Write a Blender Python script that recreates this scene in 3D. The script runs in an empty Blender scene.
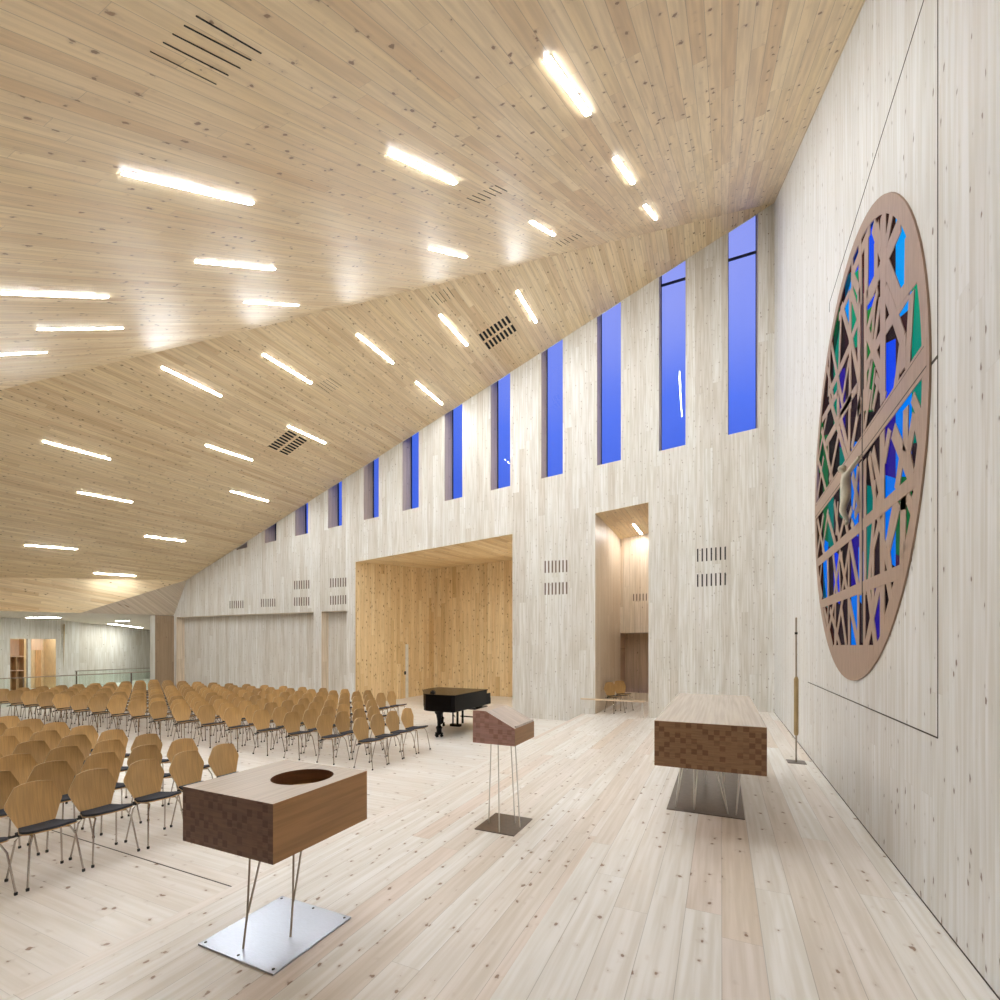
import bpy, bmesh, math, random
from mathutils import Vector, Matrix
from mathutils.geometry import tessellate_polygon
random.seed(7)
S = bpy.context.scene
C = S.collection
PI = math.pi

# ------------------------------------------------------------------ camera
F = 480.0
YAW = math.atan(221.5/480.0)
CA, SA = math.cos(YAW), math.sin(YAW)
HZ = 645.0
CAMZ = 1.6
cam_d = bpy.data.cameras.new('camera')
cam = bpy.data.objects.new('camera', cam_d); C.objects.link(cam)
cam.location = (0, 0, CAMZ); cam.rotation_euler = (PI/2, 0, YAW)
cam_d.sensor_fit = 'HORIZONTAL'; cam_d.sensor_width = 36; cam_d.lens = 36*F/1000
cam_d.shift_y = (HZ-500)/1000; cam_d.clip_start = 0.05; cam_d.clip_end = 500
S.camera = cam

XW, YB = 1.139, 13.05          # right wall, back wall
ZL, ZM, ZH = -0.53, -0.30, 0.0 # nave floor, platform, altar platform
XE1, XE2 = -0.95, -3.50        # platform edges

def ray(u, v):
    w = (u-500)/F
    return Vector((-SA+CA*w, CA+SA*w, (HZ-v)/F))
def on_plane(u, v, n, d):
    r = ray(u, v); o = Vector((0, 0, CAMZ))
    t = (d-n.dot(o))/n.dot(r)
    return o+r*t
def on_back(u, v, y=YB): return on_plane(u, v, Vector((0, 1, 0)), y)
def on_right(u, v): return on_plane(u, v, Vector((1, 0, 0)), XW)
KA = 0.614; KB = 0.3507; PK = 12.08
def zA(y): return PK+KA*(y-YB)
def zB(x): return PK+KB*(x-XW)
def on_A(u, v): return on_plane(u, v, Vector((0, -KA, 1)), PK-KA*YB)
def on_B(u, v): return on_plane(u, v, Vector((-KB, 0, 1)), PK-KB*XW)

# ------------------------------------------------------------------ materials
def new_mat(name):
    m = bpy.data.materials.new(name); m.use_nodes = True
    nt = m.node_tree; nt.nodes.clear()
    out = nt.nodes.new('ShaderNodeOutputMaterial')
    b = nt.nodes.new('ShaderNodeBsdfPrincipled')
    nt.links.new(b.outputs[0], out.inputs[0])
    return m, nt, b, out
def lk(nt, a, b): nt.links.new(a, b)
def math_n(nt, op, a, b=None, c=None, clamp=False):
    n = nt.nodes.new('ShaderNodeMath'); n.operation = op; n.use_clamp = clamp
    for i, v in enumerate((a, b, c)):
        if v is None: continue
        if isinstance(v, (int, float)): n.inputs[i].default_value = v
        else: lk(nt, v, n.inputs[i])
    return n.outputs[0]
def smooth(nt, val, a, b, lo, hi):
    n = nt.nodes.new('ShaderNodeMapRange'); n.interpolation_type = 'SMOOTHSTEP'
    lk(nt, val, n.inputs[0]); n.inputs[1].default_value = a; n.inputs[2].default_value = b
    n.inputs[3].default_value = lo; n.inputs[4].default_value = hi
    return n.outputs[0]
def dotc(nt, vec, d):
    n = nt.nodes.new('ShaderNodeVectorMath'); n.operation = 'DOT_PRODUCT'
    lk(nt, vec, n.inputs[0]); n.inputs[1].default_value = d
    return n.outputs['Value']
def comb(nt, x, y, z=0.0):
    n = nt.nodes.new('ShaderNodeCombineXYZ')
    for i, v in enumerate((x, y, z)):
        if isinstance(v, (int, float)): n.inputs[i].default_value = v
        else: lk(nt, v, n.inputs[i])
    return n.outputs[0]
def mixc(nt, f, a, b, mode='MIX'):
    n = nt.nodes.new('ShaderNodeMix'); n.data_type = 'RGBA'; n.blend_type = mode
    for i, v in ((0, f), (6, a), (7, b)):
        if isinstance(v, (int, float)): n.inputs[i].default_value = v
        elif isinstance(v, tuple): n.inputs[i].default_value = (*v[:3], 1)
        else: lk(nt, v, n.inputs[i])
    return n.outputs[2]
def srgb(r, g, b):
    f = lambda c: (c/255/12.92 if c/255 <= 0.04045 else ((c/255+0.055)/1.055)**2.4)
    return (f(r), f(g), f(b))

def boards(name, run, across, width, length, cols, rough=0.45, knot=(0.30, 0.05, 0.55), knot_col=(0.22, 0.12, 0.06),
           gap=0.006, gap_dark=0.55, coat=0.0, grain=0.12, endgap=True, spec=0.5, kst=1.5, crough=0.22):
    """planked timber: boards run along `run`, laid side by side along `across`"""
    m, nt, b, out = new_mat(name)
    tc = nt.nodes.new('ShaderNodeTexCoord').outputs['Object']
    s = dotc(nt, tc, run); a = dotc(nt, tc, across)
    u = math_n(nt, 'DIVIDE', a, width)
    i = math_n(nt, 'FLOOR', u); fu = math_n(nt, 'FRACT', u)
    wn = nt.nodes.new('ShaderNodeTexWhiteNoise'); wn.noise_dimensions = '1D'; lk(nt, i, wn.inputs['W'])
    off = math_n(nt, 'MULTIPLY', wn.outputs['Value'], 7.31)
    v = math_n(nt, 'ADD', math_n(nt, 'DIVIDE', s, length), off)
    j = math_n(nt, 'FLOOR', v); fv = math_n(nt, 'FRACT', v)
    wn2 = nt.nodes.new('ShaderNodeTexWhiteNoise'); wn2.noise_dimensions = '2D'; lk(nt, comb(nt, i, j), wn2.inputs['Vector'])
    rp = nt.nodes.new('ShaderNodeValToRGB'); lk(nt, wn2.outputs['Value'], rp.inputs[0])
    el = rp.color_ramp.elements
    el[0].position = 0; el[0].color = (*cols[0], 1); el[1].position = 1; el[1].color = (*cols[-1], 1)
    for k in range(1, len(cols)-1):
        e = el.new(k/(len(cols)-1)); e.color = (*cols[k], 1)
    col = rp.outputs[0]
    # grain
    gv = comb(nt, math_n(nt, 'MULTIPLY', a, 26.0), math_n(nt, 'MULTIPLY', s, 1.1), math_n(nt, 'MULTIPLY', wn2.outputs['Value'], 31.0))
    nz = nt.nodes.new('ShaderNodeTexNoise'); nz.inputs['Scale'].default_value = 1.0; nz.inputs['Detail'].default_value = 3.0
    lk(nt, gv, nz.inputs['Vector'])
    g = smooth(nt, nz.outputs[0], 0.3, 0.7, 1.0-grain, 1.0+grain*0.6)
    gc = comb(nt, g, math_n(nt, 'POWER', g, 1.15), math_n(nt, 'POWER', g, 1.5))
    col = mixc(nt, 1.0, col, gc, 'MULTIPLY')
    # knots
    kc, kr, kp = knot
    kv = comb(nt, math_n(nt, 'ADD', math_n(nt, 'DIVIDE', a, kc), math_n(nt, 'MULTIPLY', i, 3.7)), math_n(nt, 'DIVIDE', s, kc*kst))
    vo = nt.nodes.new('ShaderNodeTexVoronoi'); vo.voronoi_dimensions = '2D'; vo.inputs['Scale'].default_value = 1.0
    vo.inputs['Randomness'].default_value = 1.0
    lk(nt, kv, vo.inputs['Vector'])
    sp = nt.nodes.new('ShaderNodeSeparateColor'); lk(nt, vo.outputs['Color'], sp.inputs[0])
    rad = smooth(nt, sp.outputs[0], 1-kp, 1.0, 0.0, kr)
    kn = nt.nodes.new('ShaderNodeTexNoise'); kn.inputs['Scale'].default_value = 5.0; kn.inputs['Detail'].default_value = 2; lk(nt, kv, kn.inputs['Vector'])
    kdist = math_n(nt, 'MULTIPLY', vo.outputs['Distance'], smooth(nt, kn.outputs[0], 0.25, 0.75, 0.45, 1.7))
    kd = math_n(nt, 'SUBTRACT', rad, kdist)
    k1 = smooth(nt, kd, 0.0, kr*0.45, 0.0, 0.85)
    k2 = smooth(nt, kd, -kr*1.2, 0.0, 0.0, 0.22)
    has = math_n(nt, 'GREATER_THAN', sp.outputs[0], 1-kp+0.03)
    k1 = math_n(nt, 'MULTIPLY', k1, has); k2 = math_n(nt, 'MULTIPLY', k2, has)
    col = mixc(nt, k2, col, tuple(0.5*(x+y) for x, y in zip(knot_col, cols[0])))
    col = mixc(nt, k1, col, knot_col)
    # seams
    gw = gap/width
    e1 = math_n(nt, 'LESS_THAN', fu, gw)
    if endgap:
        e2 = math_n(nt, 'LESS_THAN', fv, gap*0.7/length)
        e1 = math_n(nt, 'MAXIMUM', e1, e2)
    col = mixc(nt, math_n(nt, 'MULTIPLY', e1, gap_dark), col, tuple(c*0.30 for c in cols[0]))
    lk(nt, col, b.inputs['Base Color'])
    rr = smooth(nt, nz.outputs[0], 0.3, 0.7, rough-0.05, rough+0.08)
    lk(nt, rr, b.inputs['Roughness'])
    b.inputs['Specular IOR Level'].default_value = spec
    b.inputs['Coat Weight'].default_value = coat; b.inputs['Coat Roughness'].default_value = crough
    return m

X, Y, Z = (1, 0, 0), (0, 1, 0), (0, 0, 1)
wcol = [(0.66, 0.62, 0.555), (0.735, 0.715, 0.67), (0.765, 0.75, 0.71), (0.71, 0.675, 0.615), (0.78, 0.765, 0.725), (0.645, 0.60, 0.53), (0.75, 0.73, 0.69)]
M = {}
kd_ = (0.16, 0.085, 0.045)
M['wall_back'] = boards('whitewashed pine wall', Z, X, 0.20, 4.5, wcol, 0.55, (0.12, 0.085, 0.62), (0.22, 0.145, 0.10), 0.005, 0.25, grain=0.13)
M['wall_side'] = boards('whitewashed pine wall side', Z, Y, 0.16, 3.5, [(0.76, 0.76, 0.75), (0.79, 0.79, 0.785), (0.73, 0.725, 0.71), (0.77, 0.77, 0.76), (0.71, 0.695, 0.675)], 0.5, (0.12, 0.085, 0.70), (0.16, 0.10, 0.07), 0.003, 0.2, kst=2.2, grain=0.11)
M['wall_far'] = boards('pale pine wall', Z, (0.6, 0.8, 0), 0.20, 4.5, wcol, 0.55, (0.22, 0.05, 0.55), kd_, 0.005, 0.25)
ccol = [(0.76, 0.57, 0.34), (0.85, 0.68, 0.42), (0.89, 0.73, 0.485), (0.80, 0.62, 0.385), (0.875, 0.71, 0.46), (0.74, 0.545, 0.315)]
nA = math.sqrt(1+KA*KA); nB = math.sqrt(1+KB*KB)
M['ceil_A'] = boards('pine ceiling near slope', (0, 1/nA, KA/nA), X, 0.125, 3.2, ccol, 0.50, (0.17, 0.12, 0.75), (0.22, 0.11, 0.05), 0.005, 0.45, coat=0.04, crough=0.42, spec=0.38)
M['ceil_B'] = boards('pine ceiling far slope', Y, (1/nB, 0, KB/nB), 0.125, 3.2, ccol, 0.45, (0.15, 0.12, 0.75), (0.20, 0.10, 0.045), 0.006, 0.4, coat=0.1)
M['ceil_C'] = boards('pine soffit', Y, (0.6, 0, 0.8), 0.125, 3.2, ccol, 0.5, (0.20, 0.10, 0.5), (0.20, 0.10, 0.045), 0.006, 0.4)
M['soffit_end'] = boards('pine soffit end', X, (0, 0.5, 0.86), 0.14, 3.0, [(0.58, 0.49, 0.38), (0.64, 0.55, 0.43), (0.60, 0.5, 0.39)], 0.5, (0.20, 0.10, 0.5), (0.20, 0.10, 0.045))
fcol = [(0.80, 0.70, 0.60), (0.86, 0.835, 0.79), (0.88, 0.865, 0.83), (0.80, 0.73, 0.66), (0.87, 0.845, 0.805), (0.90, 0.885, 0.855), (0.80, 0.69, 0.61), (0.88, 0.86, 0.825)]
M['floor'] = boards('white oiled pine floor', Y, X, 0.20, 3.9, fcol, 0.34, (0.15, 0.10, 0.80), (0.24, 0.13, 0.065), 0.0035, 0.45, coat=0.15, grain=0.10)
M['floor_n'] = boards('white oiled pine nave floor', X, Y, 0.20, 4.2, [(0.84, 0.80, 0.75), (0.87, 0.84, 0.80), (0.82, 0.77, 0.715), (0.855, 0.82, 0.775), (0.88, 0.855, 0.82)], 0.34, (0.20, 0.10, 0.72), (0.22, 0.11, 0.05), 0.0035, 0.3, coat=0.12, grain=0.08)
acol = [(0.73, 0.53, 0.27), (0.83, 0.64, 0.37), (0.87, 0.70, 0.44), (0.77, 0.57, 0.31), (0.84, 0.65, 0.38), (0.67, 0.46, 0.22)]
M['alc_x'] = boards('oiled pine alcove', Z, X, 0.19, 3.0, acol, 0.5, (0.17, 0.16, 0.85), (0.24, 0.10, 0.035), 0.005, 0.4)
M['alc_y'] = boards('oiled pine alcove side', Z, Y, 0.19, 3.0, acol, 0.5, (0.17, 0.16, 0.85), (0.24, 0.10, 0.035), 0.005, 0.4)
M['alc_c'] = boards('oiled pine alcove ceiling', Y, X, 0.15, 3.0, acol, 0.5, (0.24, 0.10, 0.5), (0.22, 0.09, 0.03), 0.005, 0.4)
ncol = [(0.72, 0.60, 0.46), (0.77, 0.66, 0.52), (0.80, 0.69, 0.56), (0.71, 0.58, 0.43)]
M['niche_x'] = boards('pale pine niche', Z, X, 0.19, 3.0, ncol, 0.5, (0.22, 0.05, 0.5), (0.22, 0.11, 0.05))
M['niche_y'] = boards('pale pine niche side', Z, Y, 0.19, 3.0, ncol, 0.42, (0.22, 0.05, 0.5), (0.22, 0.11, 0.05))
M['niche_dark'] = boards('brown pine niche panel', Z, X, 0.22, 3.0, [(0.68, 0.50, 0.33), (0.60, 0.43, 0.28), (0.72, 0.54, 0.37)], 0.5)
M['reveal'] = boards('brown pine reveal', Z, Y, 0.16, 3.0, [(0.60, 0.50, 0.42), (0.56, 0.46, 0.385), (0.64, 0.54, 0.45)], 0.5, (0.2, 0.09, 0.5), kd_)
M['stub'] = boards('shade-darkened pine stub wall', Z, Y, 0.16, 3.0, [(0.36, 0.26, 0.165), (0.32, 0.225, 0.14), (0.40, 0.29, 0.19)], 0.5, (0.2, 0.09, 0.5), kd_)  # shade on the wall's side put into darker board colours

def plain(name, col, rough=0.5, metal=0.0, coat=0.0, bump=0, var=0.06, scale=8.0, stretch=(1, 1, 1), spec=0.5):
    m, nt, b, out = new_mat(name)
    tc = nt.nodes.new('ShaderNodeTexCoord')
    mp = nt.nodes.new('ShaderNodeMapping'); mp.inputs['Scale'].default_value = stretch
    lk(nt, tc.outputs['Object'], mp.inputs[0])
    nz = nt.nodes.new('ShaderNodeTexNoise'); nz.inputs['Scale'].default_value = scale; nz.inputs['Detail'].default_value = 3
    lk(nt, mp.outputs[0], nz.inputs[0])
    g = smooth(nt, nz.outputs[0], 0.3, 0.7, 1-var, 1+var)
    c = mixc(nt, 1.0, tuple(col), comb(nt, g, g, g), 'MULTIPLY')
    lk(nt, c, b.inputs['Base Color'])
    b.inputs['Roughness'].default_value = rough; b.inputs['Metallic'].default_value = metal
    b.inputs['Coat Weight'].default_value = coat; b.inputs['Coat Roughness'].default_value = 0.08
    b.inputs['Specular IOR Level'].default_value = spec
    if bump:
        bp = nt.nodes.new('ShaderNodeBump'); bp.inputs['Strength'].default_value = bump
        lk(nt, nz.outputs[0], bp.inputs['Height']); lk(nt, bp.outputs[0], b.inputs['Normal'])
    return m
M['chair_ply'] = plain('oak veneer', (0.55, 0.33, 0.125), 0.40, var=0.10, scale=5, stretch=(1, 14, 0.8), coat=0.12)
nt_ = M['chair_ply'].node_tree; oi = nt_.nodes.new('ShaderNodeObjectInfo'); bs_ = [n for n in nt_.nodes if n.type == 'BSDF_PRINCIPLED'][0]
src = bs_.inputs['Base Color'].links[0].from_socket; g_ = smooth(nt_, oi.outputs['Random'], 0.0, 1.0, 0.78, 1.10)
nt_.links.new(mixc(nt_, 1.0, src, comb(nt_, g_, g_, g_), 'MULTIPLY'), bs_.inputs['Base Color'])
M['ply_edge'] = plain('pale plywood edge', (0.78, 0.60, 0.36), 0.5)
M['cushion'] = plain('charcoal seat felt', (0.030, 0.034, 0.048), 0.85, bump=0.1, scale=60, var=0.2)
M['chrome'] = plain('satin steel tube', (0.50, 0.46, 0.42), 0.25, 1.0)
M['steel'] = plain('brushed steel plate', (0.46, 0.50, 0.58), 0.32, 1.0, var=0.05, scale=30, stretch=(1, 12, 1))
M['bronze'] = plain('bronzed steel plate', (0.22, 0.19, 0.175), 0.30, 1.0, var=0.06, scale=20)
M['rod'] = plain('steel rod', (0.42, 0.36, 0.30), 0.3, 1.0)
M['rod_white'] = plain('pale steel rod', (0.75, 0.73, 0.70), 0.35, 0.8)
M['black'] = plain('black rubber', (0.015, 0.015, 0.016), 0.6)
M['dark'] = plain('dark slot', (0.012, 0.010, 0.009), 0.9)
M['slotgrey'] = plain('shadowed slot', (0.16, 0.12, 0.09), 0.9)
M['lacquer'] = plain('black piano lacquer', (0.004, 0.003, 0.003), 0.22, coat=0.0, var=0.02, spec=0.12)
M['ivory'] = plain('ivory keys', (0.75, 0.73, 0.66), 0.3)
M['brass'] = plain('brass', (0.55, 0.38, 0.15), 0.3, 1.0)
M['leather'] = plain('black leather', (0.012, 0.011, 0.012), 0.4, bump=0.1, scale=40)
M['oak'] = plain('brown oak', (0.40, 0.21, 0.085), 0.42, var=0.13, scale=3.0, stretch=(2, 0.6, 14))
M['oak_pale'] = plain('oak top with painted sheen', (0.66, 0.57, 0.50), 0.25, var=0.09, scale=3.0, stretch=(14, 0.3, 8), coat=0.2)  # same oak, paled so the top's colour carries reflected light
M['oak_sheen_y'] = plain('oak lectern top with painted sheen', (0.62, 0.53, 0.47), 0.28, var=0.14, scale=3.0, stretch=(1, 12, 2), coat=0.2)  # lectern top paled likewise, sheen put into its colour
M['oak_in'] = plain('dark oak bore', (0.17, 0.07, 0.03), 0.45, var=0.2, scale=4, stretch=(1, 1, 9))
M['rose_wood'] = plain('rose window oak', (0.37, 0.25, 0.185), 0.5, var=0.08, scale=5, stretch=(1, 8, 1), coat=0.1)
M['line'] = plain('dark joint', (0.055, 0.045, 0.04), 0.9)
M['line_soft'] = plain('grey joint', (0.30, 0.29, 0.27), 0.9)
M['figure'] = plain('ivory figure', (0.55, 0.52, 0.42), 0.5, var=0.12, scale=10)
M['pine_edge'] = plain('pine lath', (0.62, 0.49, 0.34), 0.5, var=0.1, scale=5)
M['sleeve'] = plain('oak sleeve', (0.40, 0.28, 0.13), 0.45, var=0.1, scale=6)
M['frame_d'] = plain('dark window bar', (0.012, 0.014, 0.035), 0.4)
M['warm'] = plain('warm pine', (0.76, 0.60, 0.38), 0.5, var=0.12, scale=3, stretch=(8, 8, 1))
M['orange'] = plain('orange pine', (0.66, 0.42, 0.22), 0.5, var=0.12, scale=3, stretch=(8, 8, 1))
M['blush'] = plain('blush pine', (0.80, 0.60, 0.46), 0.5, var=0.06, scale=3, stretch=(8, 8, 1))
M['ceil_low'] = plain('low white ceiling', (0.66, 0.60, 0.50), 0.6, var=0.04)
M['white'] = plain('white', (0.8, 0.79, 0.75), 0.5)

def checker(name, c1, c2, sz, ax=(X, Z)):
    m, nt, b, out = new_mat(name)
    tc = nt.nodes.new('ShaderNodeTexCoord').outputs['Object']
    a = math_n(nt, 'DIVIDE', dotc(nt, tc, ax[0]), sz); c = math_n(nt, 'DIVIDE', dotc(nt, tc, ax[1]), sz)
    i, j = math_n(nt, 'FLOOR', a), math_n(nt, 'FLOOR', c)
    wn = nt.nodes.new('ShaderNodeTexWhiteNoise'); wn.noise_dimensions = '2D'; lk(nt, comb(nt, i, j), wn.inputs['Vector'])
    par = math_n(nt, 'PINGPONG', math_n(nt, 'ADD', i, j), 1.0)
    f = math_n(nt, 'MULTIPLY', smooth(nt, wn.outputs['Value'], 0.1, 0.8, 0.0, 1.0), math_n(nt, 'ADD', math_n(nt, 'MULTIPLY', par, 0.9), 0.1))
    nz = nt.nodes.new('ShaderNodeTexNoise'); nz.inputs['Scale'].default_value = 6
    mp = nt.nodes.new('ShaderNodeMapping'); mp.inputs['Scale'].default_value = (1, 1, 14); lk(nt, tc, mp.inputs[0]); lk(nt, mp.outputs[0], nz.inputs[0])
    g = smooth(nt, nz.outputs[0], 0.3, 0.7, 0.86, 1.12)
    col = mixc(nt, f, c1, c2)
    col = mixc(nt, 1.0, col, comb(nt, g, g, g), 'MULTIPLY')
    lk(nt, col, b.inputs['Base Color']); b.inputs['Roughness'].default_value = 0.5
    return m
M['check_font'] = checker('end grain blocks', (0.20, 0.105, 0.070), (0.135, 0.062, 0.040), 0.043)
M['check_altar'] = checker('end grain blocks altar', (0.30, 0.165, 0.085), (0.19, 0.09, 0.043), 0.043)
M['check_lect'] = checker('end grain blocks lectern', (0.46, 0.27, 0.235), (0.36, 0.19, 0.16), 0.05)

def emis(name, col, st):
    m = bpy.data.materials.new(name); m.use_nodes = True; nt = m.node_tree; nt.nodes.clear()
    o = nt.nodes.new('ShaderNodeOutputMaterial'); e = nt.nodes.new('ShaderNodeEmission')
    e.inputs[0].default_value = (*col, 1); e.inputs[1].default_value = st; lk(nt, e.outputs[0], o.inputs[0])
    return m
M['lamp'] = emis('led strip', (0.94, 0.975, 1.0), 172.0)
M['lamp_room'] = emis('led strip foyer', (0.97, 1.0, 0.93), 52.0)

def glass(name, col, refl=True, ior=1.45):
    m = bpy.data.materials.new(name); m.use_nodes = True; nt = m.node_tree; nt.nodes.clear()
    o = nt.nodes.new('ShaderNodeOutputMaterial')
    t = nt.nodes.new('ShaderNodeBsdfTransparent'); t.inputs[0].default_value = (*col, 1)
    g = nt.nodes.new('ShaderNodeBsdfGlossy'); g.inputs['Roughness'].default_value = 0.02
    fr = nt.nodes.new('ShaderNodeFresnel'); fr.inputs[0].default_value = ior
    mx = nt.nodes.new('ShaderNodeMixShader')
    lk(nt, fr.outputs[0], mx.inputs[0]); lk(nt, t.outputs[0], mx.inputs[1]); lk(nt, g.outputs[0], mx.inputs[2]); lk(nt, mx.outputs[0], o.inputs[0])
    return m
M['glass'] = glass('window glass', (0.93, 0.95, 1.0), ior=1.35)
M['rail_glass'] = glass('balustrade glass', (0.955, 0.99, 0.975), ior=1.2)

# ------------------------------------------------------------------ world: dusk sky
w = bpy.data.worlds.new('dusk'); S.world = w; w.use_nodes = True
nt = w.node_tree; nt.nodes.clear()
wo = nt.nodes.new('ShaderNodeOutputWorld'); bg = nt.nodes.new('ShaderNodeBackground'); lk(nt, bg.outputs[0], wo.inputs[0])
tc = nt.nodes.new('ShaderNodeTexCoord'); sx = nt.nodes.new('ShaderNodeSeparateXYZ'); lk(nt, tc.outputs['Generated'], sx.inputs[0])
nz = nt.nodes.new('ShaderNodeTexNoise'); nz.inputs['Scale'].default_value = 2.6; nz.inputs['Detail'].default_value = 2
lk(nt, tc.outputs['Generated'], nz.inputs[0])
h = math_n(nt, 'ADD', sx.outputs[2], math_n(nt, 'MULTIPLY', math_n(nt, 'SUBTRACT', nz.outputs[0], 0.5), 0.45))
rp = nt.nodes.new('ShaderNodeValToRGB'); lk(nt, h, rp.inputs[0]); el = rp.color_ramp.elements
el[0].position = 0.30; el[0].color = (0.065, 0.15, 0.80, 1)
el[1].position = 0.72; el[1].color = (0.38, 0.42, 0.95, 1)
e = el.new(0.42); e.color = (0.105, 0.205, 0.92, 1)
e = el.new(0.55); e.color = (0.24, 0.32, 0.95, 1)
lk(nt, rp.outputs[0], bg.inputs[0]); bg.inputs[1].default_value = 1.0

# ------------------------------------------------------------------ object helpers
def set_props(o, label=None, cat=None, group=None, kind=None):
    if label: o['label'] = label
    if cat: o['category'] = cat
    if group: o['group'] = group
    if kind: o['kind'] = kind
    return o
def link(name, me, mats, parent=None):
    o = bpy.data.objects.new(name, me); C.objects.link(o)
    if not isinstance(mats, (list, tuple)): mats = [mats]
    for m in mats: me.materials.append(m)
    if parent is not None: o.parent = parent
    return o
def obj(name, bm, mats, parent=None, smooth_=False, bevel=0):
    bmesh.ops.recalc_face_normals(bm, faces=bm.faces)
    me = bpy.data.meshes.new(name); bm.to_mesh(me); bm.free()
    if smooth_:
        me.polygons.foreach_set('use_smooth', [True]*len(me.polygons))
        try: me.set_sharp_from_angle(angle=math.radians(40))
        except Exception: pass
    o = link(name, me, mats, parent)
    if bevel:
        md = o.modifiers.new('bevel', 'BEVEL'); md.width = bevel; md.segments = 2; md.limit_method = 'ANGLE'
    return o
def thing(name, label, cat, loc=(0, 0, 0), rz=0, group=None):
    o = bpy.data.objects.new(name, None); C.objects.link(o); o.location = loc; o.rotation_euler = (0, 0, rz)
    o.empty_display_size = 0.1
    return set_props(o, label, cat, group)
def box(bm, x0, x1, y0, y1, z0, z1, mi=0):
    v = [bm.verts.new(p) for p in ((x0, y0, z0), (x1, y0, z0), (x1, y1, z0), (x0, y1, z0), (x0, y0, z1), (x1, y0, z1), (x1, y1, z1), (x0, y1, z1))]
    for f in ((0, 3, 2, 1), (4, 5, 6, 7), (0, 1, 5, 4), (1, 2, 6, 5), (2, 3, 7, 6), (3, 0, 4, 7)):
        fc = bm.faces.new([v[i] for i in f]); fc.material_index = mi
    return bm
def obox(bm, p, q, n, wd, th, mi=0):
    """oriented box from p to q, width wd across, thickness th along n (centred)"""
    p, q, n = Vector(p), Vector(q), Vector(n).normalized()
    d = (q-p).normalized(); a = d.cross(n).normalized()*wd/2; b = n*th/2
    vs = [bm.verts.new(c) for c in (p-a-b, p+a-b, p+a+b, p-a+b, q-a-b, q+a-b, q+a+b, q-a+b)]
    for f in ((0, 1, 2, 3), (7, 6, 5, 4), (0, 4, 5, 1), (1, 5, 6, 2), (2, 6, 7, 3), (3, 7, 4, 0)):
        fc = bm.faces.new([vs[i] for i in f]); fc.material_index = mi
    return bm
def tube(bm, pts, r, seg=8, cap=True):
    pts = [Vector(p) for p in pts]
    if not isinstance(r, (list, tuple)): r = [r]*len(pts)
    rings = []
    for k, p in enumerate(pts):
        if k == 0: d = pts[1]-p
        elif k == len(pts)-1: d = p-pts[k-1]
        else: d = (pts[k+1]-p).normalized()+(p-pts[k-1]).normalized()
        d.normalize()
        up = Vector((0, 0, 1)) if abs(d.z) < 0.9 else Vector((1, 0, 0))
        a = d.cross(up).normalized(); b = d.cross(a).normalized()
        rings.append([bm.verts.new(p+(a*math.cos(2*PI*i/seg)+b*math.sin(2*PI*i/seg))*r[k]) for i in range(seg)])
    for k in range(len(rings)-1):
        for i in range(seg):
            bm.faces.new((rings[k][i], rings[k][(i+1) % seg], rings[k+1][(i+1) % seg], rings[k+1][i]))
    if cap:
        bm.faces.new(rings[0][::-1]); bm.faces.new(rings[-1])
    return bm
def lathe(bm, prof, c=(0, 0), seg=16):
    rings = [[bm.verts.new((c[0]+r*math.cos(2*PI*i/seg), c[1]+r*math.sin(2*PI*i/seg), z)) for i in range(seg)] for r, z in prof]
    for k in range(len(rings)-1):
        for i in range(seg):
            bm.faces.new((rings[k][i], rings[k][(i+1) % seg], rings[k+1][(i+1) % seg], rings[k+1][i]))
    bm.faces.new(rings[0][::-1]); bm.faces.new(rings[-1])
    return bm
def prism(bm, pts, z0, z1, mi=0):
    a = [bm.verts.new((x, y, z0)) for x, y in pts]; b = [bm.verts.new((x, y, z1)) for x, y in pts]
    n = len(pts)
    bm.faces.new(a[::-1]).material_index = mi; bm.faces.new(b).material_index = mi
    for i in range(n): bm.faces.new((a[i], a[(i+1) % n], b[(i+1) % n], b[i])).material_index = mi
    return bm
def poly(bm, pts, mi=0):
    f = bm.faces.new([bm.verts.new(p) for p in pts]); f.material_index = mi; return f
def B(): return bmesh.new()
def wall_sheet(bm, outer, holes, to3, mi=0):
    """flat wall with holes; to3 maps (a,b)->Vector"""
    loops = [[Vector((a, b, 0)) for a, b in lp] for lp in [outer]+holes]
    flat = [p for lp in loops for p in lp]
    vs = [bm.verts.new(to3(p.x, p.y)) for p in flat]
    for t in tessellate_polygon(loops):
        try: bm.faces.new([vs[i] for i in t]).material_index = mi
        except ValueError: pass
def struct(name, bm, mats, label, cat):
    return set_props(obj(name, bm, mats), label, cat, None, 'structure')

# ------------------------------------------------------------------ shell
YF = -4.0
# floors (each level its own slab)
struct('floor', box(B(), XE1, XW, YF, YB, ZH-0.62, ZH), M['floor'], 'upper platform floor of wide white oiled pine boards under the altar', 'floor')
struct('floor.001', box(B(), XE2, XE1, YF, YB+4.2, ZM-0.35, ZM), M['floor'], 'middle platform floor of pale boards under the font and lectern', 'floor')
struct('floor.002', box(B(), -34, XE2, YF, 26, ZL-0.1, ZL), M['floor_n'], 'lower nave floor of pale boards under the chair rows', 'floor')
bm = B(); box(bm, -12.5, XE2-0.001, 2.845, 2.857, ZL, ZL+0.0012)
struct('trim_1', bm, M['line'], 'thin dark joint line running across the nave floor by the front chairs', 'floor joint')

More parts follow.
